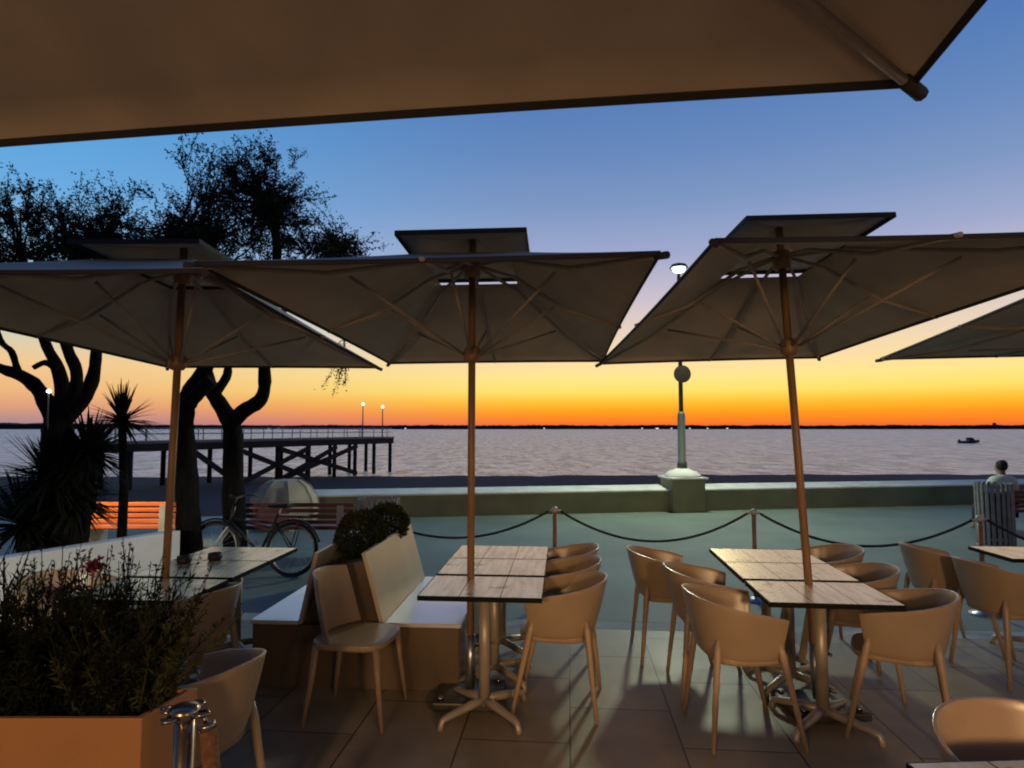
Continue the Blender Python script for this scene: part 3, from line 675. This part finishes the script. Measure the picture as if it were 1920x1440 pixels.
def herb(loc, sx, sy, hgt, nst, m, label, flowers=(), seed=1, buds=0, lean=0):
    random.seed(seed)
    t = thing('herb_plant', label, 'plant', loc, 0, 'herb plants in the trough planter')
    sm, lf = MB(), MB(); tips = []
    for i in range(nst):
        b0 = Vector((random.uniform(-sx,sx), random.uniform(-sy,sy), 0)); h = hgt*random.uniform(.55,1.05)
        d = Vector((random.gauss(lean,.28), random.gauss(0,.22), 1)).normalized()
        pts = [b0]; 
        for k in range(1,6):
            d = (d + Vector((random.gauss(0,.09), random.gauss(0,.09), 0))).normalized(); pts.append(pts[-1]+d*h/5)
        sm.tube(pts, [.003,.003,.0025,.002,.0018,.0012], 4, caps=False); tips.append(pts[-1])
        for k in range(5):
            nn = 20 if k < 4 else 7
            for j in range(nn):
                q = pts[k].lerp(pts[k+1], random.random())
                leaf_quad(lf, q, (rnd_dir(.5)+d*.5), random.uniform(.024,.05)*(1.0 if k < 4 else .55), random.uniform(.004,.009))
    sm.build('stem', m, t); lf.build('foliage', m, t)
    for k, f in enumerate(flowers):
        fb = MB()
        for j in range(150):
            leaf_quad(fb, Vector(f)+rnd_dir()*random.uniform(0,.026), rnd_dir(.3), .02, .012)
        fb.tube([(f[0]*.8, f[1], .1), Vector(f)], .003, 5)
        fb.build('flower', M['flower'], t)
    if buds:
        for k in range(buds):
            q = tips[k*3 % len(tips)]; MB().lathe([(.001,-.008),(.006,0),(.001,.012)], 6, q).build('bud', M['bud'], t)
    return t
pc = lambda px, dy: Vector((D(px, 1300, pa.y+dy).x, pa.y+dy, .735))
herb(pc(70,.14), .34, .09, .56, 250, M['herb'], 'dense dark bushy herb with wine red flowers in the trough planter', flowers=((-.15,-.04,.44),(.17,.0,.50)), seed=4, buds=6)
herb(pc(240,.14), .11, .08, .44, 80, M['herb_light'], 'lighter olive green herb at the right end of the trough planter', seed=9, lean=.10, buds=2)
random.seed(21)
tall = thing('herb_plant', 'thin tall flowering stems rising above the trough planter', 'plant', pc(190,.15), 0, 'herb plants in the trough planter')
ts, tl = MB(), MB()
for k in range(16):
    b0 = Vector((random.uniform(-.30,.16), random.uniform(-.07,.07), 0)); h = random.uniform(.46,.62); e = b0+Vector((random.gauss(.02,.06), random.gauss(0,.03), h))
    m0 = b0.lerp(e,.5)+Vector((random.gauss(0,.015),0,0)); ts.tube([b0,m0,e], [.0022,.002,.0015], 4)
    for j in range(26): leaf_quad(tl, b0.lerp(e, random.uniform(.55,1)), rnd_dir(.8), random.uniform(.008,.02), .006)
ts.build('stem', M['herb'], tall); tl.build('foliage', M['herb'], tall)
# chrome rope post
sp = G(347, 1322, .90); sp = Vector((sp.x, sp.y, 0))
t = thing('stanchion', 'chrome rope post with hooked ring head beside the trough planter', 'rope post', sp)
MB().lathe([(.15,0),(.15,.015),(.06,.03),(.03,.05)], 24).build('base', M['chrome'], t)
MB().tube([(0,0,.04),(0,0,.885)], .027, 20).build('post', M['chrome'], t)
MB().lathe([(.030,.862),(.042,.868),(.042,.892),(.03,.900),(.012,.904)], 22).build('cap', M['chrome'], t)
for k, a in enumerate((-.2, 1.4, 2.9, 4.4)):
    d = Vector((math.cos(a), math.sin(a), 0)); s_ = Vector((-d.y, d.x, 0))
    MB().tube([d*.038+Vector((0,0,.88))+s_*.018, d*.065+Vector((0,0,.882))+s_*.016, d*.078+Vector((0,0,.882)), d*.065+Vector((0,0,.882))-s_*.016, d*.038+Vector((0,0,.88))-s_*.018], .0055, 8).build('hook', M['chrome'], t)
r0 = sp+Vector((.060,-.012,.872)); pts = [r0+Vector((x, y, z)) for x, y, z in ((0,0,0),(.008,0,-.016),(.020,-.005,-.055),(.045,-.02,-.22),(.085,-.05,-.36),(.15,-.11,-.52),(.25,-.2,-.64),(.4,-.36,-.72))]
t = thing('barrier_rope', 'thick brown rope hooked on the chrome post, falling out of the picture', 'rope', r0)
MB().tube([p-r0 for p in [pts[1].lerp(pts[2],.5)]+pts[2:]], .024, 14).build('rope', M['rope_brown'], t)
MB().tube([p-r0 for p in (pts[1],pts[1].lerp(pts[2],.5))], [.025,.025], 14).build('end_sleeve', M['chrome'], t)
MB().tube([p-r0 for p in pts[:2]], .006, 8).build('hook', M['chrome'], t)

# ------------------------------------------------------------------ white planter wall at the left, yuccas
wa, wb_ = G(-160, 1073, .58), G(339, 995, .58)
t = thing('planter_wall', 'low white rendered planter wall below the spiky yuccas', 'wall', (wb_.x, wb_.y, 0))
dd = (wa-wb_); dn = Vector((-dd.y, dd.x, 0)).normalized();
if dn.y < 0: dn = -dn
A, B = Vector((0,0,0)), dd
MB().hexa([(A.x,A.y,-.06),(B.x,B.y,-.06),tuple(zz(B+dn*.16,-.06)),tuple(zz(A+dn*.16,-.06)),(A.x,A.y,.58),(B.x,B.y,.58),tuple(zz(B+dn*.16,.58)),tuple(zz(A+dn*.16,.58))]).build('wall_body', M['white_wall'], t, bevel=.012)
# soil bed behind
bd = MB(); p0_, p1_ = wb_+dn*.17, wa+dn*.17
bd.add([zz(p0_,.30), zz(p1_,.30), zz(p1_+dn*2.2+Vector((-1,0,0)),.22), zz(p0_+dn*1.6,.22)], [(0,1,2,3)])
bd.add([zz(p0_+dn*1.6,.22), zz(p1_+dn*2.2+Vector((-1,0,0)),.22), zz(p1_+dn*2.3+Vector((-1,0,0)),-.06), zz(p0_+dn*1.7,-.06)], [(0,1,2,3)])
bd.add([zz(p0_,.30), zz(p0_+dn*1.6,.22), zz(p0_+dn*1.7,-.06), zz(p0_,-.06)], [(0,1,2,3)])
struct('planting_bed', bd, M['soil'])
def blades(mb, c, n, Lr, wid, up=.4, droop=.35):
    for i in range(n):
        d = rnd_dir(up); d.z = max(d.z, -.35); d.normalize()
        Ln = Lr*random.uniform(.7,1.08); side = d.cross(Vector((0,0,1)))
        if side.length < .05: side = Vector((1,0,0))
        side.normalize(); pts = []
        for k in range(5):
            s = k/4; p = c + d*Ln*s + Vector((0,0,-droop*Ln*s*s*(1-abs(d.z)))) ; pts.append((p, wid*(1-s**1.6)*.5+.002))
        o = len(mb.v)
        for p, w in pts: mb.v += [tuple(p-side*w), tuple(p+Vector((0,0,-w*.5))), tuple(p+side*w)]
        for k in range(4):
            b = o+k*3; mb.f += [(b,b+1,b+4,b+3),(b+1,b+2,b+5,b+4)]; mb.m += [0,0]; mb.sm += [True,True]
random.seed(5)
def yucca(px, base_py, head_pys, d, n, Lr, wid, label, tr=.05, up=.4):
    b = D(px, base_py, d); b.z = .22
    t = thing('yucca', label, 'plant', b, 0, 'spiky yuccas behind the white wall')
    st, lf = MB(), MB()
    for (hx, hy) in head_pys:
        h = D(hx, hy, d) - b; st.tube([(0,0,-.03), h*.5+Vector((.03,0,0)), h], [tr, tr*.9, tr*.8], 9); blades(lf, h, n, Lr, wid, up)
    st.build('trunk', M['bark'], t); lf.build('foliage', M['yucca'], t)
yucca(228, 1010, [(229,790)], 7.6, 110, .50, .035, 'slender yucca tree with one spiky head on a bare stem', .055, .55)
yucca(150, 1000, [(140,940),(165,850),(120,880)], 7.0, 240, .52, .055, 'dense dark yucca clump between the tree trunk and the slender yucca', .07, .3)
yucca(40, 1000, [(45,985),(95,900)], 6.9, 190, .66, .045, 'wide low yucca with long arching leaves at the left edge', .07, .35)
# ------------------------------------------------------------------ trees
def smooth(pts, rad, sub=4):
    out, ro = [], []; n = len(pts)
    for i in range(n-1):
        p0, p1, p2, p3 = pts[max(i-1,0)], pts[i], pts[i+1], pts[min(i+2,n-1)]
        for k in range(sub):
            s = k/sub
            out.append(.5*((2*p1)+(p2-p0)*s+(2*p0-5*p1+4*p2-p3)*s*s+(3*p1-p0-3*p2+p3)*s**3)); ro.append((rad[i]*(1-s)+rad[i+1]*s)*random.uniform(.92,1.08))
    out.append(pts[-1]); ro.append(rad[-1]); return out, ro
def tree(label, d, limbs, crowns, seed, nleaf=220):
    random.seed(seed)
    b = D(*limbs[0][0][0][:2], d); b.z = -.06
    t = thing('tamarisk_tree', label, 'tree', b, 0, 'gnarled tamarisk trees by the promenade')
    tr = MB(); ends = []
    for pts, rad, dy in limbs:
        P = []
        for k, q in enumerate(pts):
            p = D(q[0], q[1], d+dy*k/(len(pts)-1)); P.append(p-b)
        rr = [rad[0]+(rad[1]-rad[0])*k/(len(pts)-1) for k in range(len(pts))]
        o, r = smooth(P, rr); tr.tube(o, r, 10)
        ends.append(P[-1]); 
    cr = MB()
    for (cx, cy, rx, ry, n) in crowns:
        for i in range(int(n*.5)):
            a = random.uniform(0, 2*math.pi); rr = math.sqrt(random.random())
            px, py = cx+rx*rr*math.cos(a), cy+ry*rr*math.sin(a)
            c = D(px, py, d+random.gauss(0,.55)) - b
            e = min(ends, key=lambda q: (q-c).length)
            s0 = c + (e-c).normalized()*random.uniform(.2,.55) + rnd_dir()*.08
            if random.random() < .35:
                mm = e.lerp(c,.5)+rnd_dir()*.15; tr.tube([e, mm, s0], [.02,.012,.006], 5, caps=False)
            for q in range(5):
                tip = c + rnd_dir(.35)*random.uniform(.12,.34)
                tr.tube([s0, s0.lerp(tip,.5)+rnd_dir()*.03, tip], [.005,.004,.002], 3, caps=False)
                for j in range(nleaf//5):
                    f = random.random()**.7; p = s0.lerp(tip, f) + rnd_dir()*abs(random.gauss(0,.045))
                    leaf_quad(cr, p, rnd_dir(.2), random.uniform(.024,.052), random.uniform(.013,.026))
    tr.build('trunk', M['bark'], t); cr.build('crown', M['leaf'], t)
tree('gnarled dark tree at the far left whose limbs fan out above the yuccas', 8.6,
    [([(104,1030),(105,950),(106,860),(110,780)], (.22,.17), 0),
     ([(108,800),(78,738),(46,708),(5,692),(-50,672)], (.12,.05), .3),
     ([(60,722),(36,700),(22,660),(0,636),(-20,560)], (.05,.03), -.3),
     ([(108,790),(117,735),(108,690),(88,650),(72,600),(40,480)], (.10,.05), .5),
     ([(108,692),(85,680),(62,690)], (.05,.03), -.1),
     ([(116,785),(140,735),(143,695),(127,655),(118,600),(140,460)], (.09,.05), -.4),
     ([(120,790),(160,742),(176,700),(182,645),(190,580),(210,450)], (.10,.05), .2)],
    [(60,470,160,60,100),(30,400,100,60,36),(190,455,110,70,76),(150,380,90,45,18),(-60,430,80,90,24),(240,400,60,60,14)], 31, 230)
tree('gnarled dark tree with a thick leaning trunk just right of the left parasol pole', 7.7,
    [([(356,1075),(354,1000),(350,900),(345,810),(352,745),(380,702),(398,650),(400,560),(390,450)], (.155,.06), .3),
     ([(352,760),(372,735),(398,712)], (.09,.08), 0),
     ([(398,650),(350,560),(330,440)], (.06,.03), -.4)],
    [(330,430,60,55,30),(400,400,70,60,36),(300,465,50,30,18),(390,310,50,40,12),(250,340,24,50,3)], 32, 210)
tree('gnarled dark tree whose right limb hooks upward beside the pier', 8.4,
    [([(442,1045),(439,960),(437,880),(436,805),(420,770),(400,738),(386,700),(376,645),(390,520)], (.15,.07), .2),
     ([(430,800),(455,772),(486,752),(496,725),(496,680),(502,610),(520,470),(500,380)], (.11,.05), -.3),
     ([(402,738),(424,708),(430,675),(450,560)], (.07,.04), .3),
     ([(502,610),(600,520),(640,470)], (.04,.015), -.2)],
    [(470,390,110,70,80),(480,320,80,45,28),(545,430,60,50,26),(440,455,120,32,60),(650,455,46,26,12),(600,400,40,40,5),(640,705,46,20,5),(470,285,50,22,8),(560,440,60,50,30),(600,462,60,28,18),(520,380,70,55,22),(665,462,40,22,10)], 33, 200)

# ------------------------------------------------------------------ benches
def bench(label, px0, px1, d, slat, rz=0, g='slatted benches on the promenade', top=.70, mt=M['concrete']):
    a, b = D(px0,950,d), D(px1,950,d); Wd = b.x-a.x
    t = thing('slatted_bench', label, 'bench', ((a.x+b.x)/2, d, -.06), rz, g)
    o = .06
    for k in range(5): MB().box((0,-.05+.012*k,.36+o+.075*k), (Wd-.06,.028,.052)).build('back_slat', slat, t, bevel=.006)
    for k in range(4): MB().box((0,.06+.105*k,.36+o), (Wd-.06,.085,.03)).build('seat_slat', slat, t, bevel=.006)
    for x in (-Wd/2+.10, Wd/2-.20):
        m = MB(); m.box((x,.20,(.34+o)/2), (.09,.42,.34+o)); m.hexa([(x-.045,-.10,.0),(x+.045,-.10,.0),(x+.045,-.012,.0),(x-.045,-.012,.0),(x-.045,-.085,.72),(x+.045,-.085,.72),(x+.045,-.067,.72),(x-.045,-.067,.72)])
        m.build('support', mt, t, bevel=.01)
    return t
bench('bright orange slatted bench lit by a lamp behind the white wall', 150, 338, 8.9, M['orange_wood'])
bench('dark red slatted bench behind the leaning bicycle', 424, 668, 8.8, M['red_wood'])
bench('dark red slatted bench with a seated person at the right edge', 1868, 2060, 10.6, M['red_wood'], R(4))
# path lamp that lights the orange bench
lpz = D(92,728,7.9)
t = thing('path_lamp', 'small lit lamp on a thin post among the limbs of the left tree', 'lamp', (lpz.x, lpz.y, -.06))
MB().tube([(0,0,0),(0,0,lpz.z+.0)], [.016,.009], 8).build('post', M['lamp_post'], t)
MB().lathe([(.005,0),(.022,.006),(.026,.022),(.01,.04)], 16, (0,0,lpz.z+.005)).build('bulb', M['bulb'], t)
light('path_lamp_light', 'SPOT', (lpz.x+.1, lpz.y-.05, lpz.z+.02), 330, (1,.78,.5), .06, 40, (-5.3, 8.85, .5), .5)

# ------------------------------------------------------------------ bicycle
bp0 = G(545, 1081, -.06); bd_ = bp0.y
t = thing('bicycle', 'black bicycle with pale handlebar parked before the dark red bench', 'bicycle', (bp0.x, bp0.y, -.06), R(-6), None, R(-4))
def wheel(x):
    w = MB(); r = .305; c = Vector((x,0,r+.012))
    def circ(rr, n=40): return [c+Vector((rr*math.cos(2*math.pi*k/n), 0, rr*math.sin(2*math.pi*k/n))) for k in range(n+1)]
    tyre = w.tube(circ(r), .021, 8, caps=False).build('wheel', M['black'], t)
    rm = MB().tube(circ(r-.03), .010, 6, caps=False)
    rm.build('rim', M['steel'], tyre)
    spk = MB()
    for k in range(20):
        a = 2*math.pi*k/20; spk.tube([c+Vector((0,.02*(-1)**k,0)), c+Vector(((r-.03)*math.cos(a),0,(r-.03)*math.sin(a)))], .0016, 4)
    spk.tube([c+Vector((0,-.04,0)), c+Vector((0,.04,0))], .02, 10).build('spokes', M['steel'], tyre)
    MB().tube([c+Vector((.345*math.cos(a),0,.345*math.sin(a))) for a in [R(k) for k in range(15,170,8)]], .013, 6).build('mudguard', M['bike'], tyre)
wheel(0); wheel(-.98)
sx_, sz_ = -.17, .84
V3 = Vector
fr = MB()
bb_ = V3((-.40,0,.27)); st_ = V3((-.19,0,.74)); hd0, hd1 = V3((-.80,0,.62)), V3((-.76,0,.82)); rx_ = V3((0,0,.317)); 
fr.tube([bb_, st_], .016, 10); fr.tube([bb_, hd0], .018, 10); fr.tube([V3((-.27,0,.56)), hd0+V3((.01,0,.05))], .015, 10); fr.tube([hd0-V3((.012,0,.06)), hd1], .019, 10)
for s in (-.045,.045):
    fr.tube([bb_+V3((0,s*.5,0)), rx_+V3((0,s,0))], .010, 8); fr.tube([V3((-.235,s*.4,.64)), rx_+V3((0,s,0))], .009, 8)
fr.build('frame', M['bike'], t)
fk = MB()
for s in (-.05,.05): fk.tube([hd0-V3((.012,-s*.6,.05)), V3((-.86,s,.5)), V3((-.98,s,.317))], .011, 8)
fk.build('fork', M['bike_white'], t)
MB().tube([st_-V3((.0,0,.02)), V3((-.165,0,.80))], .013, 10).build('seat_post', M['bike_white'], t)
MB().hexa([(-.33,-.02,.80),(-.33,.02,.80),(-.06,.08,.80),(-.06,-.08,.80),(-.34,-.018,.835),(-.34,.018,.835),(-.05,.085,.86),(-.05,-.085,.86)]).build('saddle', M['saddle'], t, bevel=.012, seg=3)
MB().tube([hd1, hd1+V3((.02,0,.10))], .013, 8).tube([V3((-.60,-.27,.93)), V3((-.70,-.22,.95)), V3((-.75,-.1,.92)), V3((-.745,0,.91)), V3((-.75,.1,.92)), V3((-.70,.22,.95)), V3((-.60,.27,.93))], .012, 8).build('handlebar', M['bike'], t)
MB().tube([V3((.06,-.03,.60)), V3((.075,-.03,.60))], .03, 12).build('rear_reflector', M['red'], t)
MB().box((.0,0,.71), (.34,.13,.02)).tube([V3((.1,.05,.70)),V3((0,.05,.33))], .006, 6).tube([V3((.1,-.05,.70)),V3((0,-.05,.33))], .006, 6).build('rack', M['bike'], t)
ck = MB().tube([bb_+V3((0,-.055,0)), bb_+V3((0,-.05,0))], .085, 20); ck.tube([bb_+V3((0,-.07,0)), bb_+V3((.10,-.07,-.13))], .010, 8).tube([bb_+V3((0,.07,0)), bb_+V3((-.10,.07,.13))], .010, 8)
ck.build('crank', M['steel'], t)
# ------------------------------------------------------------------ slatted bins
def bin_(p, label):
    t = thing('litter_bin', label, 'litter bin', p, 0, 'slatted litter bins on the promenade')
    MB().lathe([(.19,.03),(.19,.78)], 24).build('liner', M['black'], t)
    sl = MB(); n = 22
    for k in range(n):
        a = 2*math.pi*k/n; rot = Matrix.Rotation(a, 3, 'Z'); sl.box(rot @ Vector((.235,0,.49)), (.02,.048,.90), rot)
    sl.build('slat', M['bin'], t, bevel=.004)
    MB().lathe([(.19,.10),(.222,.10),(.222,.14),(.19,.14)], 24).lathe([(.195,.80),(.222,.80),(.222,.84),(.195,.84)], 24).build('hoop', M['steel'], t)
    MB().lathe([(.24,0),(.24,.03),(.2,.03)], 24).build('base', M['concrete'], t)
pb_ = G(1868, 1024, -.06); bin_(pb_, 'white slatted round litter bin at the right edge, before the seated person')
pl = D(710, 940, 7.6); bin_(Vector((pl.x, pl.y, -.06)), 'grey slatted round litter bin between the dark red bench and the sea wall')

# ------------------------------------------------------------------ dome tent
dc = D(535, 932, 11.6); 
t = thing('dome_tent', 'cream faceted dome tent behind the dark red bench', 'tent', (dc.x, dc.y, -.06))
MB().lathe([(.56,.0),(.57,.42),(.55,.52),(.42,.72),(.26,.83),(.10,.845)], 8, smooth=False, rot0=.45).build('canvas', M['tent'], t)
pl_ = MB()
for k in range(8):
    a = .45+2*math.pi*k/8; d = Vector((math.cos(a), math.sin(a), 0))
    pl_.tube([d*.575+Vector((0,0,0)), d*.585+Vector((0,0,.42)), d*.565+Vector((0,0,.525)), d*.43+Vector((0,0,.73)), d*.26+Vector((0,0,.84))], .009, 6)
pl_.build('seam', M['tent'], t)

# ------------------------------------------------------------------ seated person
def skin_mesh(name, verts, edges, rad, m, parent, sub=2, root=0):
    me = bpy.data.meshes.new(name); me.from_pydata(verts, edges, []); me.materials.append(m)
    o = bpy.data.objects.new(name, me); col.objects.link(o); o.parent = parent
    md = o.modifiers.new('skin', 'SKIN'); md.use_smooth_shade = True
    for i, r in enumerate(rad):
        sv_ = me.skin_vertices[0].data[i]; sv_.radius = (r if isinstance(r, tuple) else (r, r)); sv_.use_root = (i == root)
    s = o.modifiers.new('sub', 'SUBSURF'); s.levels = sub; s.render_levels = sub
    return o
pd = D(1890, 935, 10.75)
t = thing('person', 'person in a pale green shirt seated on the bench, seen from behind', 'person', (pd.x, 10.86, .25), R(4))
z = .12
bv = [(0,0,z),(0,-.01,z+.18),(0,-.02,z+.36),(0,0,z+.48),(0,.01,z+.56),(0,.03,z+.66),(0,.02,z+.76),
      (-.17,-.02,z+.45),(-.24,.04,z+.22),(-.19,.24,z+.10),(-.15,.33,z+.09), (.17,-.02,z+.45),(.24,.04,z+.22),(.19,.24,z+.10),(.15,.33,z+.09),
      (-.10,.05,z-.02),(-.12,.42,z+.0),(-.12,.46,z-.36),(-.12,.58,z-.39),(.10,.05,z-.02),(.12,.42,z),(.12,.46,z-.36),(.12,.58,z-.39)]
be = [(0,1),(1,2),(2,3),(3,4),(4,5),(5,6),(3,7),(7,8),(8,9),(9,10),(3,11),(11,12),(12,13),(13,14),(0,15),(15,16),(16,17),(17,18),(0,19),(19,20),(20,21),(21,22)]
brd = [(.15,.12),(.14,.10),(.15,.10),(.10,.08),(.05,.05),(.085,.10),(.07,.08),.06,.045,.035,.03,.06,.045,.035,.03,.09,.07,.05,.035,.09,.07,.05,.035]
skin_mesh('body', bv, be, brd, M['skin'], t)
skin_mesh('shirt', [(0,0,z-.01),(0,-.01,z+.18),(0,-.02,z+.36),(0,0,z+.49),(-.17,-.02,z+.46),(-.235,.03,z+.24),(.17,-.02,z+.46),(.235,.03,z+.24),(0,.01,z+.555)], [(0,1),(1,2),(2,3),(3,4),(4,5),(3,6),(6,7),(3,8)], [(.175,.145),(.165,.125),(.18,.13),(.15,.115),.09,.07,.09,.07,(.075,.07)], M['shirt'], t)
skin_mesh('trousers', [(0,0,z-.02),(-.10,.05,z-.03),(-.12,.42,z),(-.12,.455,z-.33),(.10,.05,z-.03),(.12,.42,z),(.12,.455,z-.33)], [(0,1),(1,2),(2,3),(0,4),(4,5),(5,6)], [(.16,.13),.10,.08,.062,.10,.08,.062], M['trouser'], t)
skin_mesh('hair', [(0,-.015,z+.60),(0,-.015,z+.72),(0,.01,z+.80)], [(0,1),(1,2)], [(.075,.07),(.10,.105),(.065,.075)], M['hair'], t)

# ------------------------------------------------------------------ pier
pr0, pr1 = Vector((-27.5, 30.0, 0)), Vector((-12.3, 60.0, 0))
t = thing('timber_pier', 'dark timber pier on piles running out into the bay', 'pier', (pr0.x, pr0.y, 0))
pdv = pr1-pr0; Lp = pdv.length; pu = pdv.normalized(); pn = Vector((pu.y, -pu.x, 0))
def Q(s, o=0, z=0): q = pu*s+pn*o; return Vector((q.x, q.y, z))
MB().hexa([Q(8,-1.6,.78),Q(8,1.6,.78),Q(Lp,1.6,.78),Q(Lp,-1.6,.78),Q(8,-1.6,.92),Q(8,1.6,.92),Q(Lp,1.6,.92),Q(Lp,-1.6,.92)]).build('deck', M['pier_deck'], t)
bm_ = MB()
for o_s in (-1.4, 1.4): bm_.bar(Q(8,o_s,.55), Q(Lp,o_s,.55), .3, .46)
bm_.build('beam', M['pier'], t)
random.seed(2)
for s in [9,13,16.5,20,23,26,28.5,31,33.3]:
    for o_s in (-1.4,1.4):
        zb = -2.6; MB().tube([Q(s,o_s,zb), Q(s,o_s,.33)], .16, 9).build('pile', M['pier'], t)
br_ = MB()
for s0, s1 in ((13,16.5),(16.5,23),(23,16.5),(20,28.5),(28.5,20),(26,20)):
    for o_s in (-1.62,):
        br_.bar(Q(s0,1.62,.2), Q(s1,1.62,-2.1), .14, .34)
br_.build('cross_brace', M['pier'], t)
rl = MB()
for o_s in (-1.5,1.5):
    for zz_ in (1.35,1.7): rl.bar(Q(8,o_s,zz_), Q(Lp-.2,o_s,zz_), .04, .05)
    s = 8
    while s < Lp: rl.bar(Q(s,o_s,.92), Q(s,o_s,1.73), .05, .05); s += 1.9
rl.build('railing', M['rail'], t)
for k, (px, top) in enumerate(((680,760),(717,765))):
    s = Lp-2.6 if k == 0 else Lp-.6
    b = pr0+Q(s, -.9 if k == 0 else .9, .92); hh = D(px, top, b.y).z
    b.x = D(px, 800, b.y).x
    l_ = thing('pier_lamp', ['lit lamp post near the pier end, left of two','lit lamp post on the outermost end of the pier'][k], 'lamp post', b, 0, 'lit lamp posts on the pier')
    MB().tube([(0,0,0),(0,0,hh-.92)], [.06,.04], 8).build('post', M['lamp_post'], l_)
    MB().lathe([(.02,-.05),(.13,.04),(.14,.16),(.05,.27)], 12, (0,0,hh-.92)).build('bulb', M['bulb_small'], l_)
# boat
b0 = G(1818, 831, -2.3)
t = thing('motor_boat', 'small dark motor boat out on the water at the right', 'boat', b0)
hl = MB(); st = 12; W = 5.4
for i in range(st+1):
    s = i/st; x = -W/2+W*s; hw = .95*(1-(s)**3*.98); z0 = .05+.5*s**3; zt_ = .62+.35*s**2
    hl.v += [(x,-hw,zt_),(x,-hw*.7,z0*.6-.1),(x,0,z0-.25),(x,hw*.7,z0*.6-.1),(x,hw,zt_)]
for i in range(st):
    for k in range(4): a = i*5+k; hl.f.append((a,a+1,a+6,a+5)); hl.m.append(0); hl.sm.append(True)
    a = i*5; hl.f.append((a+4,a,a+5,a+9)); hl.m.append(0); hl.sm.append(False)
hl.f.append((0,4,3,2,1)); hl.m.append(0); hl.sm.append(False)
hl.build('hull', M['boat'], t)
MB().hexa([(-.6,-.6,.75),(1.2,-.6,.85),(1.2,.6,.85),(-.6,.6,.75),(-.5,-.5,1.55),(.5,-.5,1.55),(.5,.5,1.55),(-.5,.5,1.55)]).build('cabin', M['boat'], t, bevel=.05)
MB().box((-2.75,0,.6), (.35,.4,.9)).build('outboard_motor', M['boat'], t, bevel=.06)
# ashtrays on the left tables
for k, (px, py) in enumerate(((403,1050),(345,1056))):
    p = G(px, py, .75)
    o = MB().lathe([(.04,0),(.05,.012),(.048,.05),(.04,.05),(.036,.02)], 20).build('ashtray', M['black'], None, loc=(p.x,p.y,.7505)); tag(o, ['small black ashtray on the left tables, right of two','small black ashtray on the left tables beside the parasol pole'][k], 'ashtray', 'black ashtrays on the left tables')
sc.cycles.max_bounces = 8; sc.cycles.filter_width = 2.0
sc.cycles.use_denoising = True
